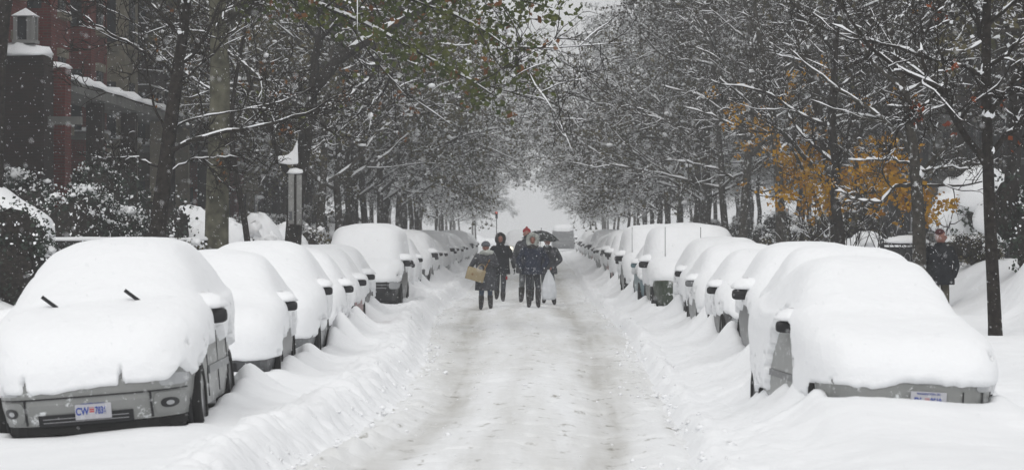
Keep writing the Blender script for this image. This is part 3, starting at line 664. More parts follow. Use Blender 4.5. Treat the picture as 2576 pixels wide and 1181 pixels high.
# named trees near the camera
def near_tree(px, py_base, Y, trunk, dys=None, customs=(), base_z=None, **kw):
    X = (px - 1335) / 7000 * Y; z0 = gh(X, Y) if base_z is None else base_z; base = (X, Y, z0)
    tp = loc_pts(base, trunk, Y, dys); tp = [(tp[0][0], 0, -.35)] + tp
    cu = [(loc_pts(base, c[0], Y, c[3] if len(c) > 3 else None), c[1], c[2]) for c in customs]
    t = build_tree(trunk_pts=tp, custom=cu, **kw); t.location = base; return t
t = near_tree(2505, 870, 38.7, [(2505, 868), (2500, 740), (2490, 600), (2484, 400), (2478, 200), (2482, 0), (2490, -250), (2480, -500)],
    customs=[([(2480, 415), (2400, 300), (2370, 215), (2290, 190), (2180, 120), (2100, -20)], .055, .015, [0, -.3, -.5, -.8, -1, -1.2]),
             ([(2480, 190), (2380, 160), (2280, 125), (2200, 108), (2090, 60)], .035, .008, [0, .3, .5, .6, .8]),
             ([(2484, 300), (2520, 240), (2560, 190), (2650, 160)], .05, .02, [0, -.2, -.4, -.5]),
             ([(2484, 390), (2540, 330), (2590, 300), (2700, 200)], .045, .015, [0, .2, .3, .5]),
             ([(2480, 180), (2470, 100), (2455, 30), (2400, -100)], .04, .015, [0, .1, .3, .5]),
             ([(2478, 170), (2530, 140), (2580, 80), (2640, 0)], .035, .01, [0, -.1, -.3, -.5]),
             ([(2330, 190), (2310, 120), (2340, 60), (2390, -40)], .03, .01, [-.6, -.3, -.1, 0]),
             ([(2370, 215), (2330, 260), (2290, 300), (2240, 340)], .022, .006, [-.5, -.6, -.7, -.9])],
    seed=3, H=6.5, trunk_r=.095, first=4.2, limbs=5, bark='bark_dark', limb_len=.35, cnts=(7, 5, 4), snow=.026, leafmat='leaf_red', leafn=150, leafsize=.075)
tag(t, 'slim dark trunk standing alone by the pavement, russet leaves high up', 'tree', 'street trees')
t = near_tree(2312, 700, 50, [(2312, 690), (2312, 560), (2306, 460), (2295, 380), (2292, 300), (2270, 200), (2240, 100), (2200, -60)],
    customs=[([(2306, 465), (2260, 462), (2235, 480), (2215, 515), (2170, 505), (2100, 480)], .04, .012, [0, -.1, -.2, -.3, -.3, -.4]),
             ([(2306, 450), (2350, 400), (2400, 340), (2450, 260), (2470, 150)], .06, .02, [0, .2, .3, .5, .6]),
             ([(2308, 430), (2360, 425), (2420, 412), (2460, 405)], .035, .01, [0, -.2, -.3, -.3]),
             ([(2300, 415), (2240, 400), (2190, 405), (2130, 400)], .03, .008, [0, -.2, -.2, -.3]),
             ([(2300, 400), (2250, 320), (2180, 270), (2060, 190), (1980, 120)], .05, .015, [0, -.2, -.4, -.6, -.7]),
             ([(2292, 330), (2340, 270), (2350, 180), (2400, 60)], .045, .012, [0, .3, .4, .6])],
    seed=5, H=6.5, trunk_r=.135, first=3.2, limbs=5, bark='bark_grey', limb_len=.35, cnts=(7, 5, 5), snow=.035)
tag(t, 'grey-barked tree beside the man in the maroon cap, snow in its low forks', 'tree', 'street trees')
t = near_tree(2100, 600, 64, [(2105, 600), (2098, 500), (2090, 430), (2060, 300), (2040, 180), (2000, 0), (1990, -200)],
    customs=[([(2092, 440), (2130, 370), (2190, 300), (2260, 200), (2330, 80)], .06, .02, [0, .2, .3, .6, .8]),
             ([(2098, 500), (2050, 420), (1985, 350), (1900, 270), (1800, 190)], .07, .02, [0, -.3, -.5, -.9, -1.2]),
             ([(2085, 600), (2060, 520), (2020, 420), (1960, 320), (1870, 240)], .06, .015, [.1, -.3, -.5, -.9, -1.2])],
    seed=6, H=8, trunk_r=.14, first=3.4, limbs=6, bark='bark_grey', limb_len=.4, cnts=(7, 6, 5), snow=.035)
tag(t, 'tree with two crossing trunks standing in the yellow leaves', 'tree', 'street trees')
t = near_tree(1962, 600, 78, [(1965, 600), (1962, 500), (1958, 420), (1950, 330), (1930, 200), (1900, 50), (1880, -150)],
    customs=[([(1962, 500), (2010, 440), (2080, 380), (2150, 300)], .06, .02, [0, -.3, -.5, -.8]), ([(1958, 420), (1900, 350), (1820, 300), (1720, 270)], .06, .02, [0, -.3, -.5, -.8])],
    seed=8, H=9, trunk_r=.15, first=3.2, limbs=8, bark='bark_grey', limb_len=.42, cnts=(7, 6, 5), snow=.035)
tag(t, 'grey tree right of the snow-plastered trunk, limbs spreading both ways', 'tree', 'street trees')
t = near_tree(1875, 600, 91, [(1868, 600), (1872, 520), (1882, 400), (1885, 340), (1900, 240), (1890, 100), (1860, -100)],
    customs=[([(1885, 390), (1930, 345), (2010, 320), (2080, 290)], .10, .04, [0, -.4, -.7, -1]), ([(1885, 370), (1850, 300), (1760, 240), (1640, 210)], .08, .02, [0, -.3, -.6, -1]),
             ([(1872, 470), (1820, 430), (1740, 410), (1660, 400)], .05, .015, [0, -.3, -.6, -1])],
    seed=9, H=11, trunk_r=.16, first=4, limbs=8, bark='bark_grey', limb_len=.42, cnts=(7, 6, 5), snow=.04)
tag(t, 'grey tree with a white snow streak plastered down its trunk, left of the yellow leaves', 'tree', 'street trees')
# left kerb side
t = near_tree(400, 640, 45, [(388, 620), (405, 500), (418, 400), (422, 350), (440, 220), (455, 120), (472, 0), (480, -120), (490, -300)],
    customs=[([(420, 385), (470, 355), (560, 330), (640, 322), (760, 290), (850, 240)], .05, .01, [0, -.2, -.4, -.5, -.7, -.8]),
             ([(418, 350), (460, 300), (560, 285), (700, 260), (800, 215)], .022, .006, [0, .1, .2, .4, .5]),
             ([(445, 190), (380, 140), (300, 95), (230, 60), (150, -10)], .03, .01, [0, -.2, -.4, -.5, -.6]),
             ([(415, 330), (380, 250), (365, 160), (350, 60), (340, -60)], .022, .008, [0, .1, .1, .2, .2]),
             ([(400, 420), (340, 395), (260, 400), (200, 380)], .022, .006, [0, -.1, -.2, -.3]),
             ([(440, 215), (520, 150), (600, 60), (660, -30)], .025, .008, [0, .1, .2, .3]),
             ([(410, 440), (480, 400), (560, 395), (640, 400)], .018, .005, [0, .1, .2, .3])],
    seed=13, H=6.5, trunk_r=.15, first=3.6, limbs=5, bark='bark_dark', limb_len=.35, cnts=(8, 6, 4), snow=.012, snow_frac=(.3, .12, .04), leafmat='leaf_rust', leafn=60, leafsize=.07)
tag(t, 'near-black forked tree with one long snowy limb reaching over the street', 'tree', 'street trees')
t = near_tree(545, 640, 55, [(543, 640), (545, 520), (548, 380), (556, 220), (552, 80), (540, -60), (545, -300), (560, -600)],
    customs=[([(556, 60), (600, 10), (660, -10), (760, -40)], .10, .06, [0, -.2, -.4, -.5]), ([(552, 120), (640, 180), (720, 260), (760, 330)], .03, .01, [0, -.3, -.4, -.5])],
    seed=14, H=10, trunk_r=.25, first=5.5, limbs=6, bark='bark_pale', limb_len=.4, cnts=(5, 5, 4), snow=.04, leafmat='leaf_rust', leafn=150, leafsize=.09)
tag(t, 'thick pale green-grey sycamore trunk rising straight behind the second parked car', 'tree', 'street trees')
t = near_tree(612, 640, 60, [(628, 620), (612, 540), (600, 470), (590, 430), (575, 330), (590, 200), (620, 60), (640, -100)],
    seed=15, H=8, trunk_r=.075, first=3.6, limbs=7, bark='bark_dark', limb_len=.4, cnts=(6, 5, 3), snow=.03, snow_frac=(.5, .4, .2), leafmat='leaf_rust', leafn=150, leafsize=.08)
tag(t, 'thin dark leaning trunk between the sycamore and the tree with pale boards', 'tree', 'street trees')
TB = near_tree(735, 640, 70, [(733, 640), (738, 560), (748, 460), (764, 390), (772, 320), (784, 230), (800, 170), (850, 135), (930, 100), (1010, 60), (1100, 0), (1200, -80)],
    customs=[([(750, 450), (722, 440), (704, 400), (690, 350), (640, 240), (600, 120)], .09, .03, [0, -.1, -.1, -.2, -.4, -.5]),
             ([(784, 230), (800, 120), (812, 20), (820, -100)], .12, .08, [0, .2, .3, .5]),
             ([(930, 100), (960, 150), (930, 200), (880, 240)], .07, .02, [0, -.3, -.4, -.6]),
             ([(960, 92), (1000, 160), (960, 240), (870, 310)], .04, .02, [0, .3, .6, 1])],
    seed=16, H=12, trunk_r=.22, first=6.5, limbs=5, bark='bark_dark', limb_len=.35, cnts=(7, 6, 4), snow=.06, leafmat=[('leaf_green', .6), ('leaf_rust', .4)], leafn=900, leafsize=.10)
tag(TB, 'leaning dark tree with pale boards strapped to its trunk and a thick snowy limb', 'tree', 'street trees')
# the long bough hanging over the street, still leafed
t = near_tree(700, 640, 52, [(640, 900), (650, 700), (600, 300), (640, 0), (700, -200), (720, -420)], base_z=None,
    customs=[([(690, -60), (800, 8), (880, 40), (960, 80), (1050, 130), (1140, 180), (1200, 205), (1250, 245)], .07, .012, [0, -.5, -.8, -1, -1.3, -1.6, -1.8, -2]),
             ([(700, -150), (900, -60), (1050, 10), (1180, 60), (1300, 110), (1360, 180)], .055, .008, [0, -.6, -1, -1.2, -1.5, -1.7]),
             ([(700, -250), (950, -160), (1150, -60), (1290, 0), (1400, 40)], .05, .008, [0, -.6, -1, -1.2, -1.5])],
    seed=18, H=8, trunk_r=.17, first=20, limbs=0, bark='bark_dark', cnts=(9, 6, 3), snow=.03, snow_frac=(.6, .3, .1), leafmat=[('leaf_green', .72), ('leaf_rust', .28)], leafn=3600, leafsize=.075) if False else None
def hanging_bough_tree():
    Y = 50; X = -9.7; z0 = gh(X, Y); base = (X, Y, z0)
    tp = [(0, 0, -.3), (.05, 0, 1.5), (.1, 0, 3.5), (.3, -.1, 5.0), (.7, -.2, 6.5), (1.0, -.2, 8.5)]
    def q(pix, dys): return loc_pts(base, pix, Y, dys)
    st = (.15, 0, 4.3)
    cu = [([(.3, -.1, 5.0)] + q([(560, -50), (690, -30), (800, 8), (880, 40), (960, 80), (1050, 130), (1140, 180), (1200, 205), (1250, 245)], [-.1, -.3, -.5, -.8, -1, -1.3, -1.6, -1.8, -2]), .075, .012),
          ([(.5, -.1, 5.8)] + q([(700, -110), (900, -60), (1050, 5), (1180, 50), (1290, 100), (1340, 190)], [-.3, -.6, -1, -1.2, -1.5, -1.7]), .06, .008),
          ([(.7, -.2, 6.5)] + q([(950, -130), (1150, -50), (1270, 0), (1390, 20)], [-.6, -1, -1.2, -1.5]), .055, .008)]
    t = build_tree(seed=44, trunk_pts=tp, custom=cu, H=8, trunk_r=.17, first=7.4, limbs=4, bark='bark_dark', cnts=(9, 5, 3), wob=.13, snow=.035, snow_frac=(.6, .3, .1), leafmat=[('leaf_green', .8), ('leaf_rust', .2)], leafn=10, leafsize=.075)
    t.location = base
    g = np.random.default_rng(5)
    for m_, n in (('leaf_green', 3600), ('leaf_rust', 420)):      # leaves keep to the outer third of the boughs
        C = []
        for pts, _, _ in cu:
            a, _l = resample(pts, 60); a = a[26:]
            for _ in range(n // 15):
                c = a[g.integers(0, len(a))] + g.normal(0, .22, 3) + np.array([0, 0, -.06]); C.append(c + g.normal(0, .075, (5, 3)))
        lb = MB(); leaves_mb(lb, np.concatenate(C), .105, g); lb.build('foliage', M[m_], t, smooth=False)['kind'] = 'stuff'
    return t
tag(hanging_bough_tree(), 'tree whose bough still hung with green and rust leaves dips over the street', 'tree', 'street trees')

# boards on the leaning trunk
sgn = empty('notice_boards', P(742, 500, 69.55), 0, 'pair of tall pale boards with a dark gap strapped to the leaning trunk', 'sign')
mb_ = mat('weathered_board', (.17, .17, .165), .8, noise=4, col2=(.28, .28, .27), frost=.5, frost_scale=8, thr=.6)
box('board', (-.10, 0, 0), (.14, .04, 1.25), mb_, sgn, bev=.008); box('board', (.10, 0, -.02), (.13, .04, 1.25), mb_, sgn, bev=.008)
box('gap_strip', (0, .01, 0), (.05, .03, 1.3), M['bark_dark'], sgn); box('small_notice', (-.115, -.028, -.42), (.09, .008, .22), PAINT['charcoal'], sgn)
v_, f_ = ell_vf((0, 0, .65), (.2, .07, .12), 14, 8, .2, .1, 2); mk('snow_cover', v_, f_, M['snow'], sgn)
# snow wedge in its fork
V = []
for yy in (69.42, 69.72):
    for a_, b_ in ((698, 392), (722, 390), (736, 378), (748, 350), (750, 412), (728, 414), (700, 410)): V.append(np.array(P(a_, b_, yy)) - np.array(TB.location))
F = [tuple(range(7)), tuple(range(13, 6, -1))] + [(i, i + 7, (i + 1) % 7 + 7, (i + 1) % 7) for i in range(7)]
o = mk('snow_wedge', V, F, M['snow'], TB, False); m_ = o.modifiers.new('b', 'BEVEL'); m_.width = .04; m_.segments = 3

# yellow-leaved tree
YT = build_tree(seed=23, H=8.5, trunk_r=.12, first=1.8, limbs=13, bark='bark_dark', limb_len=.36, limb_ang=62, cnts=(6, 5, 4), snow=.03, snow_frac=(.5, .3, .15), leafmat='leaf_yellow', leafn=10, leafsize=.1)
g = np.random.default_rng(11); C = []
cl = [(2030, 480, 62, .75), (2010, 430, 64, .55), (2060, 370, 64, .5), (2190, 450, 60, .75), (2120, 470, 62, .6), (2260, 480, 58, .7), (2200, 400, 60, .5), (1990, 400, 66, .35), (2090, 520, 63, .5), (2300, 500, 58, .35), (2250, 390, 60, .4), (2385, 510, 57, .14), (2330, 540, 57, .25)]
X0, Y0 = 6.75, 61.0; Z0 = gh(X0, Y0)
for px, py, yy, s in cl:
    p = P(px, py, yy); n = int(40 * s / .5)
    for _ in range(n):
        c = np.array([p.x - X0, yy - Y0, p.z - Z0]) + g.normal(0, 1, 3) * np.array([s * .62, s * .8, s * .42]); C.append(c + g.normal(0, .06, (7, 3)))
for px, py, yy, s in [(1950, 340, 70, .28), (2040, 290, 66, .25), (1905, 330, 73, .2), (1865, 270, 75, .28), (1850, 300, 75, .2), (1920, 290, 74, .25), (1800, 240, 77, .1), (1870, 370, 76, .2), (2010, 185, 70, .2), (2060, 180, 70, .15), (1985, 230, 70, .15), (2260, 235, 62, .15), (2170, 260, 62, .15)]:
    p = P(px, py, yy)
    for _ in range(max(3, int(40 * s))):
        c = np.array([p.x - X0, yy - Y0, p.z - Z0]) + g.normal(0, s * .8, 3); C.append(c + g.normal(0, .06, (6, 3)))
lb = MB(); leaves_mb(lb, np.concatenate(C)[::1], .088, g); lb.build('foliage', M['leaf_yellow'], YT, smooth=False)['kind'] = 'stuff'
YT.location = (X0, Y0, Z0); tag(YT, 'tree still holding golden yellow leaves behind the grey-barked tree', 'tree', 'street trees')

# generic street and garden trees
PR = [build_tree(seed=100 + i, H=h, trunk_r=r, first=f1, limbs=lm, bark=b, limb_len=ll, limb_ang=an, cnts=cn, snow=s, leafmat=lf, leafn=ln, leafsize=.11, clumps=cl_, lean=le, specks=2600)
      for i, (h, r, f1, lm, b, ll, an, cn, s, lf, ln, cl_, le) in enumerate([
        (13, .15, 2.2, 17, 'bark_grey', .50, 66, (9, 8, 5), .04, 'leaf_brown', 7000, 0, (.8, 0)),
        (12, .14, 2.0, 17, 'bark_grey', .52, 64, (9, 8, 5), .04, 'leaf_olive', 10000, 150, (.5, .3)),
        (14, .17, 2.4, 18, 'bark_dark', .48, 56, (9, 8, 5), .035, 'leaf_brown', 8000, 60, (1.2, 0)),
        (11, .13, 1.8, 18, 'bark_grey', .55, 68, (9, 8, 5), .045, 'leaf_olive', 12000, 330, (.3, -.3)),
        (15, .18, 2.6, 18, 'bark_dark', .5, 52, (9, 8, 5), .03, 'leaf_olive', 8000, 0, (1.5, .5))])]
PR.append(build_tree(seed=140, H=12, trunk_r=.14, first=2.0, limbs=16, bark='bark_grey', limb_len=.5, limb_ang=64, cnts=(9, 8, 5), snow=.07, leafmat='leaf_pale', leafn=9000, leafsize=.12, clumps=260, specks=16000, snow_frac=(.9, .7, .5)))  # snow-caked tree for the distance, extra white standing in for thicker haze
PR.append(build_tree(seed=141, H=11, trunk_r=.15, first=4.5, limbs=7, bark='bark_grey', limb_len=.32, limb_ang=50, cnts=(12, 8, 5), snow=.045, leafmat='leaf_olive', leafn=6000, leafsize=.11, clumps=120, specks=5000,
    custom=[([(0, 0, 2.8), (1.2, 0, 4.6), (3.2, .1, 6.0), (5.6, .3, 6.9), (7.6, .3, 7.2)], .09, .02), 
            ([(0, 0, 2.6), (1.8, -.8, 3.9), (4.0, -1.0, 5.0), (5.8, -1.3, 5.3)], .06, .012), ([(0, 0, 3.2), (1.0, -1.5, 4.8), (2.2, -2.5, 5.8), (4.0, -3, 6.4)], .06, .015)]))
used = [False] * 7
def gtree(k, x, y, rz, sc, label, group):
    if y > 108 and k < 5 and (abs(x) < 9 or y > 135): k = 5      # farther crowns use the snowy tree whitened to imitate haze
    if not used[k]: o = PR[k]; used[k] = True
    else: o = copy_tree(PR[k])
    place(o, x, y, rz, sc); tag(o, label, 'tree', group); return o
rr = random.Random(5)
for i, (x, y, k, sc, rz) in enumerate([(-6.2, 82, 1, .95, .3), (-6.3, 90, 3, 1.0, 1.2), (-6.4, 98, 3, 1.05, 2.5), (-6.3, 106, 1, 1.0, 4.0), (-6.3, 116, 3, 1.0, 5.4), (-6.5, 125, 2, 1.0, .2), (-6.5, 137, 0, 1.05, 1.7), (-6.8, 150, 1, 1.0, 5.0), (-7.0, 163, 5, 1.05, 3.3), (-7.2, 182, 5, 1.0, .9)]):
    gtree(k, x, y, rz, sc, ORD[i] + ' leafy street tree beyond the leaning tree with boards', 'street trees down the hedge side')
for i, (x, y, k, sc, rz) in enumerate([(7.0, 99, 0, .9, 2.9), (6.9, 107, 3, 1.0, 3.9), (7.0, 117, 2, 1.0, 1.0), (6.9, 128, 1, 1.0, 2.2), (6.9, 141, 0, 1.1, 4.4), (7.2, 155, 3, 1.05, .2), (7.4, 170, 5, 1.0, 5.2), (7.6, 186, 5, 1.0, 3.0)]):
    gtree(k, x, y, rz, sc, ORD[i] + ' hazy street tree beyond the trunk with the snow streak', 'street trees down the van side')
for i, y in enumerate((104, 122, 140, 160)): gtree(6, -6.6, y, rr.uniform(-.3, .3), rr.uniform(.92, 1.05), ORD[i] + ' tree whose long limbs arch over the street from the brick side', 'trees arching over the street')
for i, y in enumerate((112, 131, 150, 170)): gtree(6, 7.0, y, math.pi + rr.uniform(-.3, .3), rr.uniform(.92, 1.05), ORD[i] + ' tree whose long limbs arch over the street from the iron fence side', 'trees arching over the street')
for i in range(15):
    y = 92 + i * 10.2 + rr.uniform(-2, 2); gtree(rr.choice([0, 1, 2, 4]), -rr.uniform(9.2, 12.0), y, rr.uniform(0, 6.28), rr.uniform(.85, 1.1), ORD[i] + ' garden tree along the brick house side, behind the pavement', 'garden trees before the brick houses')
for i in range(17):
    y = 52 + i * 10 + rr.uniform(-2, 2); gtree(rr.choice([0, 1, 2, 0, 4]), rr.uniform(9.4, 13.0), y, rr.uniform(0, 6.28), rr.uniform(.85, 1.12), ORD[i] + ' garden tree of the front row on the iron fence side', 'garden trees behind the iron fence')
for i in range(10):
    y = 75 + i * 13; gtree(rr.choice([0, 2, 4]), rr.uniform(13.5, 17), y, rr.uniform(0, 6.28), rr.uniform(.9, 1.2), ORD[i] + ' garden tree of the back row on the iron fence side', 'garden trees behind the iron fence')
for i in range(12):    # far rows closing the view
    y = 192 + i * 13; 
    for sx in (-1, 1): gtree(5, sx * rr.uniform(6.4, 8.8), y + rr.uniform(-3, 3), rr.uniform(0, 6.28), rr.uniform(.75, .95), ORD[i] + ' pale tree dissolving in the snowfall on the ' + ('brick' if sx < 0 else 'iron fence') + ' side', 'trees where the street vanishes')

# ------------------------------------------------------------------ shrubs, hedges
def bush(seed, r, nleaf, leaf='evergreen', ls=.07, snow=8, ssz=.22, full=False, stems=False, name='shrub'):
    g = np.random.default_rng(seed); root = empty(name, (0, 0, 0)); lb = MB(); sb = MB()
    nb = 9; bl = [(g.normal(0, .38, 3) * np.array([r[0], r[1], 0]) + np.array([0, 0, r[2] * g.uniform(.25, .75)]), g.uniform(.3, .5)) for _ in range(nb)] + [(np.array([0, 0, r[2] * .45]), .62)]
    per = nleaf // len(bl)
    for c, s in bl:
        d = g.normal(size=(per, 3)); d /= np.linalg.norm(d, axis=1, keepdims=True); rad = g.uniform(.55, 1.08, per) ** .5
        C = c + d * rad[:, None] * np.array(r) * s; C = C[C[:, 2] > 0.02]; leaves_mb(lb, C, ls, g)
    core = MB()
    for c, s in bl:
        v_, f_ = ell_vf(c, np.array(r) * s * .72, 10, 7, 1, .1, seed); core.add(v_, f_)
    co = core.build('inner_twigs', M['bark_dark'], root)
    lb.build('foliage', M[leaf], root, smooth=False)['kind'] = 'stuff'
    for i in range(snow // 3 if not full else snow):
        c, s = bl[i % len(bl)]; a = g.uniform(0, 6.28); q = g.uniform(0, .7)
        p = c + np.array([math.cos(a) * q * r[0] * s, math.sin(a) * q * r[1] * s, r[2] * s * math.sqrt(max(.05, 1 - q * q))])
        z = ssz * g.uniform(.3, 1.1); v_, f_ = ell_vf(p, (z * g.uniform(.6, 1.2), z, z * g.uniform(.4, .9)), 12, 8, .6, .3, i + seed); sb.add(v_, f_)
    if full:
        for c, s in bl:
            v_, f_ = ell_vf(c + np.array([0, 0, .10]), np.array(r) * s * 1.02, 20, 12, .5, .07, seed + s); sb.add(v_, f_)
    for c, s in bl:
        n_ = int(snow * 1.2); d = g.normal(size=(n_, 3)); d[:, 2] = np.abs(d[:, 2]) * 1.2; d /= np.linalg.norm(d, axis=1, keepdims=True)
        cl = np.repeat(c + d * np.array(r) * s * g.uniform(.9, 1.08, n_)[:, None], 3, 0) + g.normal(0, .035, (n_ * 3, 3)); cl = cl[cl[:, 2] > .05]; leaves_mb(sb, cl, ls * .75, g)
    o = sb.build('snow_cover', M['snow'], root, smooth=False); o['kind'] = 'stuff'
    return root
BP = [bush(1, (1.3, 1.0, 1.7), 3200, snow=14, ssz=.13), bush(2, (1.5, 1.1, 1.5), 3400, snow=34, ssz=.17), bush(3, (1.2, 1.0, 1.2), 2000, snow=8, full=True), bush(4, (1.1, .9, 1.6), 2600, leaf='leaf_olive', snow=30, ssz=.13)]
bu = [False] * 4
def gbush(k, x, y, rz, sc, label, group, z=None):
    if not bu[k]: o = BP[k]; bu[k] = True
    else: o = copy_tree(BP[k])
    o.location = (x, y, gh(x, y) - .1 if z is None else z); o.rotation_euler = (0, 0, rz); o.scale = sc if isinstance(sc, tuple) else (sc,) * 3
    tag(o, label, 'shrub', group)
GL = 'shrubs in the front gardens of the brick houses'; GR = 'shrubs behind the iron fence'
def pb(k, px, py, Y, rz, sc, label, group):    # shrub whose foot middle shows at px
    X = (px - 1335) / 7000 * Y; gbush(k, X, Y, rz, sc, label, group)
pb(0, 30, 640, 44, 0, (1.0, 1.0, .85), 'darkest evergreen shrub at the edge of the picture beside the silver wagon', GL)
pb(1, 190, 600, 56, 1, 1.05, 'tall dark evergreen right beside the darkest shrub, snow flecks on it', GL)
pb(1, 60, 560, 62, 2, 1.35, 'large dark evergreen behind the snow-laid sloping hedge', GL)
pb(0, 270, 560, 64, 3, 1.35, 'dark evergreen just left of the near-black forked tree', GL)
pb(1, 350, 600, 58, 4, 1.0, 'snow-speckled evergreen at the foot of the near-black forked tree', GL)
pb(2, 480, 560, 66, 0, (1.1, 1.0, 1.25), 'snow-capped rounded hedge between the forked tree and the sycamore', GL)
pb(3, 470, 600, 54, 1, .8, 'loose shrub drooping under snow in front of the rounded hedge', GL)
pb(2, 650, 560, 76, 2, (1.2, 1.0, 1.35), 'snow-capped rounded hedge between the sycamore and the pale boards', GL)
pb(1, 660, 600, 68, 3, .85, 'dark shrub at the foot of the thin leaning trunk', GL)
pb(3, 790, 600, 78, 3, .95, 'loose shrub just right of the tree with boards', GL)
pb(2, 850, 600, 92, 1, .9, 'small snow-laden mound of shrub left of the tall boxy truck roof', GL)
for i in range(9):
    gbush(rr.choice([1, 3, 2]), -rr.uniform(7.8, 9.5), 84 + i * 9, rr.uniform(0, 6), rr.uniform(.7, 1.0), ORD[i] + ' hazy garden shrub under the far trees of the brick house side', GL)
pb(0, 2650, 600, 49, 1, (1.0, 1.0, 1.05), 'tall dark evergreen at the picture edge behind the slim dark trunk', GR)
pb(0, 2700, 560, 56, 3, 1.2, 'second dark evergreen, farther back behind the slim dark trunk', GR)
pb(2, 2470, 560, 72, 0, (1.5, 1.0, 1.6), 'big snow-covered hump of hedge above the iron fence', GR)
pb(3, 2460, 640, 55.5, 2, (.7, .6, .4), 'low dead-looking shrub under the iron fence rail', GR)
pb(2, 2180, 640, 70, 2, (1.0, .9, .8), 'low snow hump of hedge left of the iron gate', GR)
pb(3, 2150, 600, 82, 4, 1.0, 'leafless-looking shrub behind the trees with yellow leaves', GR)
pb(3, 2020, 600, 84, 4, .95, 'olive shrub low between the crossing trunks and its grey neighbour', GR)
pb(2, 1920, 600, 92, 1, (.9, .8, .75), 'snow hump of shrub between the two grey trees', GR)
pb(1, 1780, 600, 100, 1, .9, 'snow-laden shrub behind the green-nosed van', GR)
for i in range(10):
    gbush(rr.choice([1, 3, 2, 2]), rr.uniform(7.9, 10), 88 + i * 9, rr.uniform(0, 6), rr.uniform(.7, 1.0), ORD[i] + ' hazy garden shrub beyond the vans, under the far trees', GR)
# bare upright stems behind the fence
sr = empty('bare_shrub', (0, 0, 0), 0, 'spray of bare upright stems behind the man in the maroon cap', 'shrub')
g = np.random.default_rng(77); n = 46
P0 = np.stack([g.uniform(5.9, 9.2, n), g.uniform(60, 66, n), np.full(n, .7)], -1)
D = np.stack([g.normal(0, .28, n), g.normal(0, .2, n), np.ones(n)], -1); D /= np.linalg.norm(D, axis=1, keepdims=True)
pts, rd = grow(P0, D, g.uniform(1.2, 2.3, n), np.full(n, .016), 7, g, .08, 0, .3); b = MB(); batch_tube(b, pts, rd, 4)
p_, d_, L_, r_ = spawn(pts, rd, np.full(n, 1.6), 5, 35, .4, g, .3, .6); pt2, rd2 = grow(p_, d_, L_, np.maximum(r_, .006), 5, g, .1, .03, .4); batch_tube(b, pt2, rd2, 3)
b.build('stems', M['bark_dark'], sr)['kind'] = 'stuff'; sb = MB(); batch_snow(sb, pt2, rd2, .02, None, 3); sb.build('snow_cover', M['snow_fine'], sr)['kind'] = 'stuff'
# the snow-laid sloping hedge on the left edge
hd = empty('clipped_hedge', (0, 0, 0), 0, 'clipped hedge with a smooth snow slope on top at the picture edge', 'hedge')
g = np.random.default_rng(3); Y = 50.0
prof = [(-60, 455), (0, 475), (40, 505), (80, 530), (110, 545), (132, 565)]
pp = [P(a, b_, Y) for a, b_ in prof]
V = []; 
for p in pp:
    for (dy, dz) in ((-.45, -.28), (-.5, -.14), (-.3, .02), (.1, .08), (.5, .02), (.6, -.3)): V.append((p.x, p.y + dy, p.z + dz + .02 * g.normal()))
F = [tuple(f) for f in grid_faces(len(pp), 6)] + [tuple(range(len(V) - 6, len(V)))]
o = mk('snow_cover', V, F, M['snow'], hd); mdf = o.modifiers.new('s', 'SUBSURF'); mdf.levels = 2; mdf.render_levels = 2
lb = MB(); n = 3500; tt = g.uniform(0, len(pp) - 1.001, n); ii = tt.astype(int); fr = tt - ii
A_ = np.array([list(p) for p in pp]); top = A_[ii] * (1 - fr)[:, None] + A_[ii + 1] * fr[:, None]
C = top + np.stack([g.uniform(-.05, .05, n), g.choice([-.45, 0], n) + g.normal(0, .08, n), -g.uniform(.32, 1.8, n)], -1); leaves_mb(lb, C, .07, g); lb.build('foliage', M['evergreen'], hd, smooth=False)['kind'] = 'stuff'

# ------------------------------------------------------------------ fences
def fence(name, p0, p1, z0, z1, step, label, snow_t=.09, posts=(0, 1)):
    r = empty(name, (p0[0], p0[1], 0), 0, label, 'fence'); d = Vector((p1[0] - p0[0], p1[1] - p0[1], 0)); L = d.length; a = math.atan2(d.y, d.x); r.rotation_euler = (0, 0, a)
    n = int(L / step)
    v_, f_ = box_vf((0, 0, (z0 + z1) / 2), (.022, .022, z1 - z0)); first = None
    for i in range(n + 1):
        if first is None: o = first = mk('paling', v_, f_, M['iron'], r, False)
        else: o = first.copy(); COL.objects.link(o); o.parent = r
        o.location = (i * step, 0, 0)
    for zz in (z1 - .06, z1 - .22, z0 + .1): box('rail', (L / 2, -.02, zz), (L, .03, .035), M['iron'], r)
    for t_ in posts: box('post', (L * t_, 0, (z0 + z1) / 2 + .03), (.08, .08, z1 - z0 + .1), M['iron'], r)
    nx = 40; V = []; g = np.random.default_rng(int(p0[1]))
    for i in range(nx):
        x = L * i / (nx - 1); t_ = snow_t * (.7 + .5 * noise2(x * 2, 0, 3))
        for dy, dz in ((-.05, 0), (-.07, .4), (0, 1.0), (.07, .4), (.05, 0)): V.append((x, dy, z1 + .0 + dz * float(t_)))
    mk('snow_cover', V, grid_faces(nx, 5), M['snow'], r); return r
fence('iron_fence', (8.45, 57.5), (9.75, 57.0), 1.12, 1.62, .11, 'black iron fence with a thick snow strip, right of the man in the maroon cap', .13)
fence('iron_fence', (-9.4, 53), (-6.2, 55), .7, 1.66, .14, 'low iron fence under snow behind the silver wagon', .07, (0, .5, 1))
ga = empty('iron_gate', (7.75, 57.6, 0), 0, 'ornate black iron gate panel left of the grey-barked tree', 'gate')
box('frame', (0, 0, 1.58), (1.0, .05, .05), M['iron'], ga); box('frame', (0, 0, 1.50), (1.0, .04, .03), M['iron'], ga); box('frame', (0, 0, 1.02), (1.0, .05, .05), M['iron'], ga)
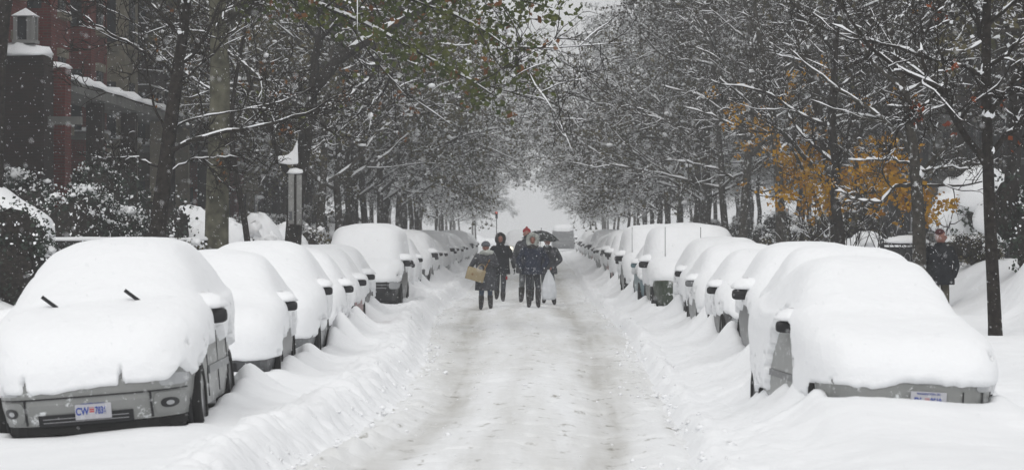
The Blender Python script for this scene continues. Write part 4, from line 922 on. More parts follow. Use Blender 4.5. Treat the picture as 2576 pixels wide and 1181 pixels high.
for x_ in (-.48, .48): box('gate_post', (x_, 0, 1.25), (.07, .07, .85), M['iron'], ga)
box('back_panel', (0, .06, 1.25), (.94, .02, .5), PAINT['dark'], ga)
for i in range(7): box('bar', (-.4 + i * .133, 0, 1.25), (.018, .018, .5), M['iron'], ga)
for x_ in (.04, .2, .33):
    a_ = np.linspace(0, 2 * np.pi, 15)[None]; q_ = np.stack([x_ + .06 * np.cos(a_), 0 * a_ - .02, 1.28 + .11 * np.sin(a_)], -1); b = MB(); batch_tube(b, q_, np.full((1, 15), .008), 5); b.build('scroll', M['chrome'], ga)
v_, f_ = ell_vf((.05, 0, 1.61), (.46, .16, .15), 20, 8, .15, .05, 1); mk('snow_cover', v_, f_, M['snow'], ga)

# ------------------------------------------------------------------ houses
def brick_mat(name, c1, c2, mortar):
    m = bpy.data.materials.new(name); m.use_nodes = True; t = m.node_tree; N = t.nodes; L = t.links; p = N['Principled BSDF']; p.inputs['Roughness'].default_value = .9; p.inputs['Specular IOR Level'].default_value = .1
    tc = N.new('ShaderNodeTexCoord'); sp = N.new('ShaderNodeSeparateXYZ'); L.new(tc.outputs['Object'], sp.inputs[0]); ad = N.new('ShaderNodeMath'); L.new(sp.outputs[0], ad.inputs[0]); L.new(sp.outputs[1], ad.inputs[1])
    cb = N.new('ShaderNodeCombineXYZ'); L.new(ad.outputs[0], cb.inputs[0]); L.new(sp.outputs[2], cb.inputs[1])
    b = N.new('ShaderNodeTexBrick'); b.inputs['Scale'].default_value = 1; b.inputs['Brick Width'].default_value = .21; b.inputs['Row Height'].default_value = .07; b.inputs['Mortar Size'].default_value = .008
    b.inputs['Color1'].default_value = (*c1, 1); b.inputs['Color2'].default_value = (*c2, 1); b.inputs['Mortar'].default_value = (*mortar, 1); L.new(cb.outputs[0], b.inputs[0])
    n = N.new('ShaderNodeTexNoise'); n.inputs['Scale'].default_value = 1.5; n.inputs['Detail'].default_value = 5; L.new(tc.outputs['Object'], n.inputs[0])
    mx = N.new('ShaderNodeMix'); mx.data_type = 'RGBA'; mx.blend_type = 'MULTIPLY'; mx.inputs[0].default_value = .6; L.new(b.outputs[0], mx.inputs[6]); L.new(n.outputs[0], mx.inputs[7]); L.new(mx.outputs[2], p.inputs['Base Color']); return m
M['brick_red'] = brick_mat('red_brick', (.15, .014, .010), (.095, .011, .009), (.10, .06, .05))
M['brick_dark'] = brick_mat('dark_brick', (.032, .016, .013), (.022, .013, .011), (.03, .024, .02))
M['brick_brown'] = brick_mat('brown_brick', (.07, .05, .04), (.05, .036, .03), (.07, .06, .05))
M['stone'] = mat('stone_trim', (.19, .17, .125), .9, noise=3, col2=(.12, .11, .085), spec=.1)
M['stone_grey'] = mat('grey_render', (.10, .10, .095), .9, noise=2, col2=(.14, .14, .13), spec=.1)
M['win_frame'] = mat('window_frame', (.06, .065, .07), .6)
def house(x, y0, w, sgn, matn, bay, bmat, label, H=12.5):
    # facade plane faces the street (sgn: +1 facing +x for the left side)
    r = empty('row_house', (x, y0, 0), 0, label, 'house', 'row houses'); D = 9
    box('wall', (-sgn * D / 2, w / 2, H / 2), (D, w - .02, H), M[matn], r)
    bw = w * .46; by = w * .30; bd = .9
    box('bay_wall', (sgn * bd / 2 + .01, by, H * .43), (bd, bw, H * .86), M[bmat], r)
    # cornice and ledges with snow
    for zz, dep, t_ in ((H - .3, .4, .4), (4.55, .22, .18)):
        box('cornice', (sgn * dep / 2, w / 2 + w * .25, zz), (dep, w * .48, t_), M['stone' if bay else 'stone_grey'], r)
        v_, f_ = box_vf((sgn * dep / 2, w / 2 + w * .25, zz + t_ / 2 + .05), (dep - .04, w * .46, .1)); mk('ledge_snow', v_, f_, M['snow'], r, False)
    box('bay_roof', (sgn * bd / 2 + .06, by, H * .86 + .1), (bd + .14, bw + .14, .2), M['stone'], r); box('ledge_snow', (sgn * bd / 2 + .06, by, H * .86 + .28), (bd + .08, bw + .08, .16), M['snow'], r, bev=.05)
    box('bay_band', (sgn * bd / 2 + .06, by, 4.5), (bd + .1, bw + .1, .22), M['stone' if bay else 'stone_grey'], r); box('ledge_snow', (sgn * bd / 2 + .08, by, 4.68), (bd + .1, bw + .06, .13), M['snow'], r, bev=.04)
    for fl in range(4):
        z = 1.4 + fl * 2.9 + 1.2
        for (px_, py_, sx, sy) in ((sgn * (bd + .02), by, 0, 1.0), (sgn * .02, w * .78, 0, .95)):
            if fl == 3 and px_ * sgn > .5: continue
            fo = box('window', (px_ + sgn * .0, py_, z), (.08, sy, 1.75), M['glass'], r)
            box('frame', (px_ + sgn * .03, py_, z), (.06, .06, 1.75), M['win_frame'], fo); box('frame', (px_ + sgn * .035, py_, z), (.06, sy, .06), M['win_frame'], fo)
            box('sill', (px_ + sgn * .06, py_, z - .95), (.22, sy + .25, .14), M['stone'], fo); box('lintel', (px_ + sgn * .03, py_, z + .98), (.12, sy + .3, .22), M['stone'], fo)
            box('sill_snow', (px_ + sgn * .07, py_, z - .84), (.18, sy + .2, .07), M['snow'], fo, bev=.02)
        # window in the bay cheek that faces the camera
        fo = box('window', (sgn * bd * .5, by - bw / 2 - .01, z), (.42, .05, 1.7), M['glass'], r)
    return r
labs = ['red brick house nearest the camera, at the picture edge', 'red brick house with stone band, second in its row', 'house with a pale stone corner pier, third in its row']
hs_ = [('brick_dark', 'brick_dark'), ('brick_dark', 'brick_red'), ('brick_brown', 'brick_red'), ('brick_dark', 'brick_red'), ('brick_dark', 'stone'), ('brick_dark', 'brick_brown')]
for i in range(17):
    a_, b_ = hs_[i % 6]; house(-13.2, 58 + i * 6.4 if i < 9 else 58 + i * 6.4, 6.4, 1, a_, i % 2 == 0, b_, labs[i] if i < 3 else ORD[i] + ' row house of the brick side, dim behind garden trees')
for i in range(16):
    a_, b_ = [('brick_brown', 'stone_grey'), ('stone_grey', 'brick_brown'), ('brick_dark', 'brick_dark'), ('brick_brown', 'brick_dark')][i % 4]
    house(19.5, 74 + i * 6.6, 6.6, -1, a_, False, b_, ORD[i] + ' row house of the iron fence side, dim behind garden trees', 11.5)
# lantern-like turret on the porch ledge, and porch
ln = empty('porch_lantern', P(63, 70, 64.5), 0, 'small white four-sided lantern under a pointed snow cap on a porch pier', 'lantern')
M['white_paint'] = mat('white_paint', (.20, .20, .195), .7)
for sx_, sy_ in ((-1, -1), (1, -1), (1, 1), (-1, 1)): box('corner_post', (sx_ * .24, sy_ * .24, -.02), (.1, .1, .62), M['white_paint'], ln)
ln.scale = (.85, .85, .9); box('pane', (0, 0, -.02), (.42, .42, .6), M['glass'], ln); box('base', (0, 0, -.36), (.64, .64, .08), M['white_paint'], ln); box('side_panel', (.17, -.245, -.02), (.2, .03, .6), M['white_paint'], ln)
mk('cap', [(-.34, -.34, .3), (.34, -.34, .3), (.34, .34, .3), (-.34, .34, .3), (0, 0, .52)], [(0, 1, 4), (1, 2, 4), (2, 3, 4), (3, 0, 4), (0, 3, 2, 1)], M['snow'], ln, False)
pz = P(63, 70, 64.5)
pr = empty('porch', (pz.x, 64.5, 0), 0, 'brick porch with snowy ledges jutting out below the lantern', 'porch')
box('pier', (.0, .2, 2.95), (1.0, 1.3, 5.9), M['brick_dark'], pr); 
v_, f_ = ell_vf((-.15, .1, 5.9), (.75, .8, .30), 20, 8, .1, .12, 2); mk('ledge_snow', v_, f_, M['snow'], pr)
q_ = P(120, 150, 66); box('pier', (q_.x - pz.x, 1.6, q_.z / 2 - .1), (.9, .9, q_.z - .2), M['brick_red'], pr); v_, f_ = ell_vf((q_.x - pz.x, 1.6, q_.z - .2), (.55, .55, .16), 16, 8, .1, .1, 3); mk('ledge_snow', v_, f_, M['snow'], pr)
q_ = P(120, 300, 64); box('lintel', (q_.x - pz.x, .2, q_.z), (1.3, .3, .18), M['stone_grey'], pr)
# ledge running back with its snow
ledge = empty('balcony', (0, 0, 0), 0, 'long snowy balcony ledge receding along the brick houses', 'balcony')
V = []; n = 60
for i in range(n):
    y_ = 66.5 + i * .62; x_ = -11.6 + .05 * math.sin(i)
    t_ = .18 + .08 * math.sin(i * 1.3) + .05 * math.sin(i * 2.9)
    for dx, dz in ((.5, 0), (.52, .4), (.3, 1), (-.3, 1.1), (-.6, .9)): V.append((x_ + dx, y_, 5.5 + dz * t_))
mk('ledge_snow', V, grid_faces(n, 5), M['snow'], ledge); box('slab', (-11.7, 66.5 + 18.2, 5.36), (1.1, 36.6, .26), M['stone_grey'], ledge)
for i in range(7): box('column', (-11.45, 67 + i * 6.1, 2.7), (.42, .42, 5.0), M['stone' if i in (3, 4) else 'brick_dark'], ledge)

# ------------------------------------------------------------------ people
def skin_obj(name, joints, edges, mat_, parent, root_i=0, sub=2):
    me = bpy.data.meshes.new(name); me.from_pydata([j[0] for j in joints], edges, []); o = bpy.data.objects.new(name, me); COL.objects.link(o)
    m = o.modifiers.new('skin', 'SKIN'); m.use_smooth_shade = True
    for i, (p, r) in enumerate(joints):
        sv = me.skin_vertices[0].data[i]; sv.radius = r if isinstance(r, tuple) else (r, r); sv.use_root = (i == root_i)
    s = o.modifiers.new('sub', 'SUBSURF'); s.levels = sub; s.render_levels = sub
    dg = bpy.context.evaluated_depsgraph_get(); nm = bpy.data.meshes.new_from_object(o.evaluated_get(dg)); o.modifiers.clear(); o.data = nm; nm.materials.clear(); nm.materials.append(mat_)
    nm.polygons.foreach_set('use_smooth', np.ones(len(nm.polygons), dtype=bool)); o.parent = parent; nm.name = name; return o
def loft(name, rings, mat_, parent, n=24, seed=0, fold=.012):   # rings: (x, y, z, rx, ry)
    V = []; a = np.linspace(0, 2 * np.pi, n, endpoint=False)
    k = np.linspace(0, len(rings) - 1, (len(rings) - 1) * 4 + 1); A = np.array(rings, float); B = np.stack([np.interp(k, np.arange(len(A)), A[:, j]) for j in range(5)], -1)
    for i, (x, y, z, rx, ry) in enumerate(B):
        w = 1 + fold / max(rx, .05) * np.sin(a * 5 + z * 7 + seed) * (1 if i else .3)
        V.append(np.stack([x + rx * w * np.cos(a), y + ry * w * np.sin(a), z + 0 * a + .008 * np.sin(a * 3 + seed)], -1))
    V = np.concatenate(V); F = [tuple(f) for f in grid_faces(len(B), n, True)] + [tuple(range(n))[::-1], tuple(range(len(V) - n, len(V)))]
    o = mk(name, V, F, mat_, parent); return o
cloth = lambda n, c, fr=.8, thr=.60, fs=38: mat(n, c, .95, noise=9, col2=tuple(x * 1.6 + .004 for x in c), spec=.1, bump=.4, bscale=30, frost=fr, frost_scale=fs, thr=thr)
M['skin'] = mat('skin', (.26, .12, .09), .6); M['hair'] = mat('dark_hair', (.02, .014, .010), .7)
M['coat_grey'] = cloth('grey_coat', (.035, .036, .042)); M['coat_black'] = cloth('black_coat', (.008, .009, .012), thr=.64); M['coat_navy'] = cloth('navy_coat', (.010, .014, .028))
M['fur_dark'] = cloth('dark_fur', (.022, .020, .02), thr=.6, fs=60); M['fur_pale'] = cloth('pale_fur', (.30, .31, .29), .6, .55, 50); M['wool_grey'] = cloth('grey_wool', (.07, .075, .085)); M['red_wool'] = cloth('red_wool', (.20, .016, .018), .6, .58); M['maroon'] = cloth('maroon_wool', (.045, .010, .012), .5, .66)
M['trousers'] = cloth('dark_trousers', (.02, .022, .028), .8, .6); M['jeans'] = cloth('blue_jeans', (.035, .05, .08), .7, .6); M['khaki'] = cloth('khaki', (.07, .062, .045), .6, .63); M['boots'] = cloth('boots', (.02, .018, .018), .8, .58); M['trouser_grey'] = cloth('grey_trousers', (.07, .075, .08), .7, .58)
M['paper'] = mat('tan_paper', (.34, .28, .17), .85, noise=6, col2=(.28, .22, .13), frost=.5, frost_scale=14, thr=.62); M['plastic'] = mat('white_plastic_bag', (.62, .64, .67), .4, bump=.8, bscale=18)
M['glove'] = cloth('dark_gloves', (.012, .012, .014), .4, .64); M['strap'] = mat('ochre_strap', (.30, .15, .03), .8)
def hand(parent, wrist, dirv, side, m_, curl=.6):
    w = Vector(wrist); d = Vector(dirv).normalized(); x = Vector((1, 0, 0)) * side
    j = [(tuple(w), .026), (tuple(w + d * .045), (.036, .022))]; e = [(0, 1)]
    for i, (o_, l_) in enumerate(((-.028, .07), (-.010, .08), (.010, .075), (.028, .06))):
        b = w + d * .08 + Vector((0, o_, 0)); k = b + d * l_ * .5; t = k + (d * (1 - curl) - x * curl * .8).normalized() * l_ * .5
        n = len(j); j += [(tuple(b), .0105), (tuple(k), .0095), (tuple(t), .0075)]; e += [(1, n), (n, n + 1), (n + 1, n + 2)]
    n = len(j); b = w + d * .04 + Vector((0, -.035, 0)); t = b + d * .03 - x * .02 + Vector((0, -.02, 0)); j += [(tuple(b), .012), (tuple(t), .0085)]; e += [(1, n), (n, n + 1)]
    return skin_obj('hand', j, e, m_, parent, 0, 1)
def head(parent, c, turn=0, tilt=0, s=1.0, skinm=None):
    v_, f_ = ell_vf((0, 0, 0), (.077 * s, .096 * s, .118 * s), 28, 20)
    x, y_, z = v_[:, 0] / s, v_[:, 1] / s, v_[:, 2] / s
    y_ = np.where(y_ < 0, y_ + .012 * (z < -.02) * (-z) * 6 * 0, y_)
    nose = np.exp(-(x / .014) ** 2 - ((z + .012) / .024) ** 2) * .026; brow = np.exp(-(x / .05) ** 2 - ((z - .028) / .012) ** 2) * .007
    eye = np.exp(-((np.abs(x) - .032) / .014) ** 2 - ((z - .008) / .012) ** 2) * .012; mouth = np.exp(-(x / .025) ** 2 - ((z + .052) / .006) ** 2) * .006; lip = np.exp(-(x / .022) ** 2 - ((z + .052) / .014) ** 2) * .008; chin = np.exp(-(x / .025) ** 2 - ((z + .088) / .016) ** 2) * .012
    fr = y_ < 0; y_ = np.where(fr, y_ - nose - brow + eye + mouth - lip - chin, y_); x = x * (1 - .22 * np.clip(-z / .11, 0, 1) * fr)
    v_ = np.stack([x, y_, z], -1) * s
    o = mk('head', v_, f_, skinm or M['skin'], parent); o.location = c; o.rotation_euler = (tilt, 0, turn)
    for sg in (-1, 1):
        a, b = ell_vf((sg * .031 * s, -.083 * s, .008 * s), (.013 * s, .008 * s, .007 * s), 8, 6); mk('eye', a, b, M['hair'], o)
        a, b = ell_vf((sg * .078 * s, .005 * s, -.005 * s), (.012 * s, .02 * s, .03 * s), 8, 6); mk('ear', a, b, skinm or M['skin'], o)
    a, b = ell_vf((0, -.093 * s, -.052 * s), (.02 * s, .006 * s, .005 * s), 8, 5); mk('mouth', a, b, M['maroon'], o)
    return o
def person(loc, label, h, legs, feet, coat, hem, coatm, legm, bootm, arms, shoulder=.215, headturn=0, headtilt=0, lean=0, coat_w=1.0, boot_h=.35, hunch=.03, rot=0):
    # legs: knee/ankle offsets for both legs; arms: elbow/wrist for both; coordinates in metres, figure faces -y
    r = empty('person', loc, rot, label, 'person'); k = h / 1.72
    hip = .90 * k; sh = 1.40 * k; nk = 1.46 * k; hd = 1.60 * k
    J = [((0, 0, hip), (.14 * k, .11 * k)), ((0, .01, 1.12 * k), (.135 * k, .10 * k)), ((0, .01 - hunch * .3, 1.30 * k), (.15 * k, .11 * k)), ((0, -hunch * .5, nk), .058 * k), ((0, -hunch, hd - .06), .05 * k)]
    E = [(0, 1), (1, 2), (2, 3), (3, 4)]
    for sg, (kn, an) in zip((-1, 1), legs):
        n = len(J); J += [((sg * .09 * k, 0, hip - .05), .09 * k), ((kn[0], kn[1], kn[2]), .074 * k), ((an[0], an[1], an[2]), .052 * k), ((an[0] + sg * .01, an[1] - .13, max(an[2] - .06, .03)), (.042 * k, .03 * k))]
        E += [(0, n), (n, n + 1), (n + 1, n + 2), (n + 2, n + 3)]
    for sg, (el, wr) in zip((-1, 1), arms):
        n = len(J); J += [((sg * shoulder * .82, 0, sh), .062 * k), (tuple(el), .048 * k), (tuple(wr), .036 * k)]; E += [(2, n), (n, n + 1), (n + 1, n + 2)]
    skin_obj('body', J, E, legm, r, 0, 2)
    # sleeves
    for sg, (el, wr) in zip((-1, 1), arms):
        s0 = Vector((sg * shoulder * .80, 0, sh)); e_ = Vector(el); w_ = Vector(wr)
        skin_obj('sleeve', [((sg * shoulder * .35, 0, sh - .02), .07 * k), (tuple(s0), .082 * k), (tuple(s0.lerp(e_, .5)), .074 * k), (tuple(e_), .068 * k), (tuple(e_.lerp(w_, .5)), .06 * k), (tuple(w_), .052 * k)], [(0, 1), (1, 2), (2, 3), (3, 4), (4, 5)], coatm, r, 0, 2)
    c = coat_w
    rings = [(0, 0, hem, .215 * c * k, .17 * c * k), (0, 0, hem + .12, .215 * c * k, .17 * c * k), (0, 0, hip + .05, .20 * c * k, .155 * c * k), (0, 0, 1.10 * k, .185 * c * k, .14 * c * k), (0, -.01, 1.28 * k, .20 * c * k, .145 * c * k), (0, -.01, 1.385 * k, .185 * c * k, .12 * k), (0, -hunch * .6, 1.44 * k, .12 * k, .095 * k), (0, -hunch, 1.49 * k, .075 * k, .075 * k)]
    loft('coat', rings, coatm, r, 28, h * 10)
    for sg, (kn, an) in zip((-1, 1), legs):
        a3 = Vector(an); k3 = Vector(kn); top = a3.lerp(k3, min(1, boot_h / max((k3 - a3).length, .1)))
        skin_obj('boot', [(tuple(top), .080 * k), (tuple(a3.lerp(top, .5)), .074 * k), (tuple(a3), .060 * k), ((an[0] + sg * .008, an[1] - .09, max(an[2] - .045, .045)), (.048 * k, .040 * k)), ((an[0] + sg * .012, an[1] - .17, max(an[2] - .055, .035)), (.042 * k, .032 * k))], [(0, 1), (1, 2), (2, 3), (3, 4)], bootm, r, 0, 2)
    hx = head(r, (0, -hunch - .01, hd + .0), headturn, headtilt, k)
    return r, k, hd, hunch
def hood(r, c, s, m_, fur=None):
    v_, f_ = ell_vf((0, 0, 0), (.125 * s, .14 * s, .155 * s), 26, 16, 0, .04, 2)
    # open at the face: push front part back in
    fr = (v_[:, 1] < -.05 * s); v_[fr, 1] = -.05 * s + (v_[fr, 1] + .05 * s) * .1
    cut = (v_[:, 1] < -.04 * s) & (np.hypot(v_[:, 0], v_[:, 2] + .01) < .075 * s); v_[cut, 1] += .08 * s
    mk('hood', v_ + np.array(c), f_, m_, r)
    if fur:
        a = np.linspace(0, 2 * np.pi, 41); q = np.stack([c[0] + .098 * s * np.cos(a), c[1] - .062 * s + 0 * a, c[2] + .118 * s * np.sin(a)], -1)[None]
        g = np.random.default_rng(1); b = MB(); batch_tube(b, q, g.uniform(.030, .046, (1, 41)) * s, 9)
        ctr = q[0][g.integers(0, 41, 420)]; d = g.normal(size=(420, 3)); d /= np.linalg.norm(d, axis=1, keepdims=True)
        leaves_mb(b, ctr + d * .042 * s, .03 * s, g); b.build('fur_trim', fur, r, smooth=False)
G0 = lambda x, y: gh(x, y) - .01
# woman with the tan bag
s_ = 105.0; Yp = 66.7
x = (1222 - 1335) / s_
r, k, hd, hu = person((x, Yp, G0(x, Yp)), 'woman in a long dark coat and grey hat carrying a flat tan bag', 1.60, [((-.10, -.03, .45), (-.115, 0, .08)), ((.10, -.02, .45), (.115, -.02, .08))], None, None, .47, M['coat_grey'], M['jeans'], M['boots'],
    [((-.36, -.02, 1.03), (-.26, -.16, .86)), ((.27, -.10, 1.06), (.10, -.22, 1.12))], shoulder=.24, coat_w=1.32, boot_h=.30, headtilt=.15)
v_, f_ = ell_vf((-.0, -.03, hd + .05), (.112, .125, .11), 22, 12, .35); mk('hat', v_, f_, M['wool_grey'], r)
v_, f_ = ell_vf((0, -.09, hd + .055), (.105, .08, .018), 20, 6); mk('hat_brim', v_, f_, M['wool_grey'], r)
v_, f_ = ell_vf((0.02, -.05, hd - .12), (.17, .12, .075), 24, 9, 0, .1, 4); mk('scarf', v_, f_, M['fur_pale'], r)
hand(r, (-.26, -.16, .85), (0, -.1, -1), 1, M['skin'], .8)
hand(r, (.10, -.22, 1.12), (-1, -.3, .2), -1, M['glove'], .7)
o = box('shoulder_strap', (.0, -.245, 1.02), (.018, .01, .42), M['strap'], r, rot=Matrix.Rotation(R(28), 3, 'Y'))
for sg in (-1, 1):
    v_, f_ = ell_vf((sg * .11, -.01, .40), (.066, .066, .016), 16, 5); mk('sock_cuff', v_, f_, M['red_wool'], r)
hd_bag = P(1196, 690, 66.45)
bag = empty('tan_bag', (hd_bag.x, 66.45, hd_bag.z), 0, 'flat tan paper bag hanging tilted from the woman in the grey hat', 'bag')
bag.rotation_euler = (0, R(16), R(8))
o = box('bag_body', (0, 0, 0), (.44, .11, .30), M['paper'], bag, bev=.012)
for sg in (-1, 1):
    a_ = np.linspace(0, np.pi, 13)[None]; q_ = np.stack([.10 + .09 * np.cos(a_), sg * .04 + 0 * a_, .15 + .13 * np.sin(a_)], -1); b = MB(); batch_tube(b, q_, np.full((1, 13), .006), 5); b.build('bag_handle', M['paper'], bag)
box('printed_mark', (-.08, -.057, -.01), (.05, .003, .05), mat('print_brown', (.22, .12, .05), .8), bag, rot=Matrix.Rotation(R(45), 3, 'Y'))
# man in fur-trimmed hood behind her
Yp = 72.5; s2 = 7000 / Yp; x = (1259 - 1335) / s2
r, k, hd, hu = person((x, Yp, G0(x, Yp)), 'man in black parka and fur-trimmed hood behind the woman with the tan bag', 1.74, [((-.09, .05, .48), (-.10, .22, .14)), ((.08, -.10, .50), (.06, -.06, .08))], None, None, .72, M['coat_black'], M['trousers'], M['boots'],
    [((-.30, .02, 1.14), (-.30, -.12, .90)), ((.31, .04, 1.12), (.36, -.02, .86))], shoulder=.24, coat_w=1.18, boot_h=.22)
hood(r, (0, -.02, hd + .02), 1.05, M['coat_black'], M['fur_dark']); hand(r, (.36, -.02, .86), (.05, 0, -1), 1, M['glove'], .5); hand(r, (-.30, -.12, .90), (0, 0, -1), -1, M['glove'], .5)
o = box('pocket_flash', (.16, -.14, .62), (.05, .04, .10), M['red_wool'], r, bev=.015)
# woman in pale fur hood
Yp = 66.2; x = (1340 - 1335) / 105.5
r, k, hd, hu = person((x, Yp, G0(x, Yp)), 'woman in a short navy jacket and pale fur hood, hands in pockets, mid street', 1.72, [((-.10, -.04, .50), (-.085, .0, .08)), ((.13, .0, .50), (.13, -.02, .08))], None, None, .80, M['coat_navy'], M['trousers'], M['boots'],
    [((-.36, .03, 1.10), (-.22, -.14, .92)), ((.36, .03, 1.10), (.22, -.14, .92))], shoulder=.245, coat_w=1.20, boot_h=.40)
hood(r, (0, -.03, hd + .01), 1.15, M['fur_pale'], M['fur_pale'])
v_, f_ = ell_vf((0, -.05, hd - .14), (.14, .12, .07), 24, 9, 0, .1, 4); mk('scarf', v_, f_, M['fur_dark'], r)
# red-hatted one behind her
Yp = 70.5; x = (1325 - 1335) / (7000 / Yp)
r, k, hd, hu = person((x, Yp, G0(x, Yp)), 'person in a red knitted hat hidden behind the woman in the pale fur hood', 1.86, [((-.12, -.10, .48), (-.14, -.12, .08)), ((.12, .10, .5), (.12, .28, .12))], None, None, .75, M['coat_grey'], M['trouser_grey'], M['boots'],
    [((-.32, .03, 1.12), (-.28, -.14, .98)), ((.32, .03, 1.12), (.25, -.14, .95))], shoulder=.24, coat_w=1.15)
v_, f_ = ell_vf((0, .0, hd + .06), (.105, .12, .105), 22, 12, .35); mk('hat', v_, f_, M['red_wool'], r); v_, f_ = ell_vf((0, 0, hd + .17), (.03, .03, .03), 10, 7); mk('bobble', v_, f_, M['red_wool'], r)
# umbrella holder
Yp = 69.8; s2 = 7000 / Yp; x = (1377 - 1335) / s2
r, k, hd, hu = person((x, Yp, G0(x, Yp)), 'person in dark coat under an umbrella, holding a white plastic bag', 1.72, [((-.08, .06, .5), (-.08, .22, .12)), ((.12, -.14, .5), (.17, -.05, .08))], None, None, .78, M['coat_grey'], M['trouser_grey'], M['boots'],
    [((-.27, -.10, 1.12), (-.12, -.22, 1.22)), ((.34, .0, 1.12), (.10, -.26, .95))], shoulder=.235, coat_w=1.18)
v_, f_ = ell_vf((0, .01, hd + .03), (.095, .11, .12), 20, 12, .7); mk('hair', v_, f_, M['hair'], r)
hand(r, (.10, -.26, .95), (-.5, -.2, -1), 1, M['skin'], .8); hand(r, (-.12, -.22, 1.22), (-.2, -.2, 1), -1, M['glove'], .8)
um = empty('umbrella', (x - .20, Yp - .24, G0(x, Yp) + 1.26), 0, 'open black umbrella dusted with snow over the person with the plastic bag', 'umbrella'); um.rotation_euler = (R(6), R(4), 0)
n = 8; nr = 6; V = []; Fm = []
for i in range(nr + 1):
    t_ = i / nr
    for j in range(n * 4):
        a_ = 2 * math.pi * j / (n * 4); sc_ = 1 - .06 * abs(math.sin(a_ * n / 2)) * t_; V.append((.47 * t_ * sc_ * math.cos(a_), .47 * t_ * sc_ * math.sin(a_), .60 - .22 * t_ ** 2 + .02 * t_ * abs(math.sin(a_ * n / 2))))
o = mk('canopy', V, grid_faces(nr + 1, n * 4, True), cloth('umbrella_cloth', (.018, .02, .02), .8, .57, 16), um); md = o.modifiers.new('so', 'SOLIDIFY'); md.thickness = .004
for j in range(n):
    a_ = 2 * math.pi * j / n; t_ = np.linspace(0, 1, 7); q_ = np.stack([.465 * t_ * math.cos(a_), .465 * t_ * math.sin(a_), .59 - .22 * t_ ** 2], -1)[None]; b = MB(); batch_tube(b, q_, np.full((1, 7), .004), 4); b.build('rib', M['chrome'], um)
b = MB(); batch_tube(b, np.array([[(0, 0, -.15), (0, 0, .2), (0, 0, .68)]]), np.full((1, 3), .007), 8); b.build('shaft', M['black'], um)
b = MB(); batch_tube(b, np.array([[(0, 0, -.10), (0, 0, -.2), (.02, 0, -.23), (.05, 0, -.22)]]), np.full((1, 4), .012), 8); b.build('handle', M['black'], um)
pbag = empty('plastic_bag', (x + .03, Yp - .30, G0(x, Yp) + .50), 0, 'bulging white plastic shopping bag held by the person under the umbrella', 'bag')
rings = [(0, 0, -.36, .12, .08), (0, 0, -.33, .17, .11), (0, 0, -.15, .18, .12), (.01, 0, .05, .15, .10), (.01, 0, .22, .09, .06), (0, 0, .33, .035, .03), (0, 0, .38, .02, .02)]
loft('bag_body', rings, M['plastic'], pbag, 26, 3, .02)
# man on the pavement
Yp = 50.5; X = 7.42; r, k, hd, hu = person((X, Yp, .10), 'man in a maroon cap, black jacket and khaki trousers standing on the pavement', 1.76, [((-.10, -.04, .48), (-.11, 0, .08)), ((.10, -.02, .48), (.11, -.02, .08))], None, None, .78, M['coat_black'], M['khaki'], M['boots'],
    [((-.33, .04, 1.12), (-.20, -.15, .92)), ((.34, .04, 1.12), (.21, -.13, .90))], shoulder=.25, coat_w=1.22, headturn=R(60), boot_h=.15, rot=R(12))
v_, f_ = ell_vf((0, .0, hd + .045), (.098, .115, .11), 22, 12, .3); mk('hat', v_, f_, M['maroon'], r); v_, f_ = ell_vf((0, 0, hd + .02), (.102, .118, .03), 22, 6); mk('hat_cuff', v_, f_, M['maroon'], r)
v_, f_ = ell_vf((0, -.02, hd - .15), (.11, .10, .06), 20, 8); mk('collar', v_, f_, M['coat_black'], r)

# ------------------------------------------------------------------ far traffic
far = CARS[6]
o = make_car(90, ('R', 233, 2.75, 'van', 1.0, 1.25, .14, 'grey', 1.75, 1.9, 0, 0, ''), 2); tag(o, 'grey box truck with a snowy roof, faint where the street vanishes', 'truck')
o.scale = (1, 1, 1.05); o.name = 'distant_truck'
o = make_car(91, ('L', 165, -.62, 'suv', .9, 1.05, 0.06, 'white', .3, .6, 0, 0, ''), 2); o.name = 'oncoming_car'; tag(o, 'pale car with lit headlights coming up the street behind the walkers', 'car')
ml = mat('lit_headlamp', (.9, .85, .7), .4, emit=(1, .87, .6), es=6)
for x_ in (-.62, .62):
    v_, f_ = ell_vf((x_, .0, .80), (.12, .10, .09), 14, 9); mk('headlight', v_, f_, ml, o)
TLS = .5; tl = empty('traffic_light', P(1249, 553, 200), 0, 'faint red traffic signal beyond the man in the fur-trimmed hood', 'traffic light')
b = MB(); batch_tube(b, np.array([[(0, .2, -5.9), (0, .2, 0), (0, .2, .75)]]), np.full((1, 3), .06), 8); b.build('pole', M['iron'], tl)
box('housing', (0, 0, .2), (.36, .25, 1.05), M['black'], tl); v_, f_ = ell_vf((0, -.14, .5), (.15, .06, .15), 14, 9); mk('red_lamp', v_, f_, mat('red_signal', (.5, .05, .02), .4, emit=(1, .10, .04), es=1.6), tl)
v_, f_ = ell_vf((0, 0, .74), (.22, .18, .1), 12, 7, .2); mk('snow_cover', v_, f_, M['snow'], tl); tl.scale = (.5, .5, .5); tl.location.z = 2.9

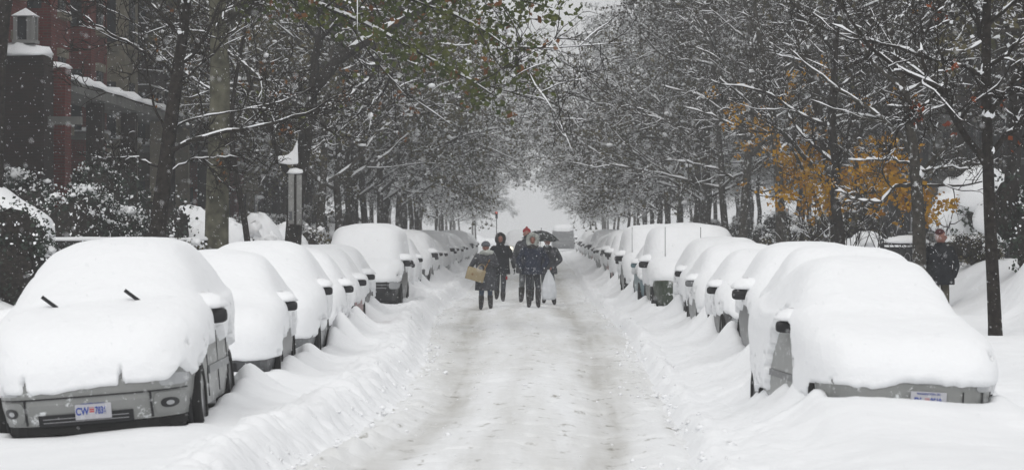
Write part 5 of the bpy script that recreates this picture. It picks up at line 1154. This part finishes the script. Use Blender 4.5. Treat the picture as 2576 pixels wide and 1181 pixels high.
# clods thrown off the plough along the lane edge
g = np.random.default_rng(8); b = MB()
for i in range(800):
    yy = 21 + 60 * g.random() ** 1.6; xl_, xr_ = lane(np.array([0.0]), np.array([yy])); side = g.random() < .6
    xx = (xl_[0] + g.normal(.02, .16)) if side else (xr_[0] + g.normal(.05, .2)); s = .006 + .03 * g.random() ** 3
    if g.random() < .2: xx = g.uniform(xl_[0], xr_[0]); s *= .6
    v_, f_ = ell_vf((xx, yy, gh(xx, yy) + s * .4), (s * g.uniform(.8, 1.5), s, s * g.uniform(.5, 1.1)), 6, 5, 0, .35, i); b.add(v_, f_)
tag(b.build('snow_clods', M['snow']), 'broken lumps of snow along the edges of the packed lane', kind='stuff')

# ------------------------------------------------------------------ falling snow (real flakes in the air) and haze
g = np.random.default_rng(2); n = 26000
Yf = 7 + (95 - 7) * g.random(n) ** .75
px = g.uniform(-60, 2636, n); py = g.uniform(-60, 1240, n)
C = np.stack([(px - 1335) / 7000 * Yf + g.normal(0, .6, n), Yf, EYE - (py - 580) / 7000 * Yf + g.normal(0, .6, n)], -1)
C = C[C[:, 2] > .55]; n = len(C)
s = (g.uniform(.0014, .0036, n) * np.where(C[:, 1] > 30, 1.6, 1))[:, None, None]
octv = np.array([(1, 0, 0), (-1, 0, 0), (0, 1, 0), (0, -1, 0), (0, 0, 1), (0, 0, -1)], float); octf = np.array([(0, 2, 4), (2, 1, 4), (1, 3, 4), (3, 0, 4), (2, 0, 5), (1, 2, 5), (3, 1, 5), (0, 3, 5)])
tilt = np.array([.5, 0, -1.0]); V = octv[None] * s; V[:, 5] *= 1.8; V[:, 4] *= 1.8; V[:, 4, 0] -= s[:, 0, 0] * .6; V[:, 5, 0] += s[:, 0, 0] * .6
V = V + C[:, None]; F = (octf[None] + (np.arange(n) * 6)[:, None, None]).reshape(-1, 3)
tag(mk('falling_snow', V.reshape(-1, 3), F, M['snow_fine'], smooth=False), 'snowflakes in the air', kind='stuff')
hm = bpy.data.materials.new('haze'); hm.use_nodes = True; t = hm.node_tree; t.nodes.remove(t.nodes['Principled BSDF'])
pv = t.nodes.new('ShaderNodeVolumePrincipled'); pv.inputs['Color'].default_value = (.90, .91, .92, 1); pv.inputs['Density'].default_value = .0011; pv.inputs['Anisotropy'].default_value = .1
t.links.new(pv.outputs[0], t.nodes['Material Output'].inputs['Volume'])
v_, f_ = box_vf((0, 325, 11.5), (320, 790, 26)); tag(mk('haze', v_, f_, hm, smooth=False), kind='stuff')
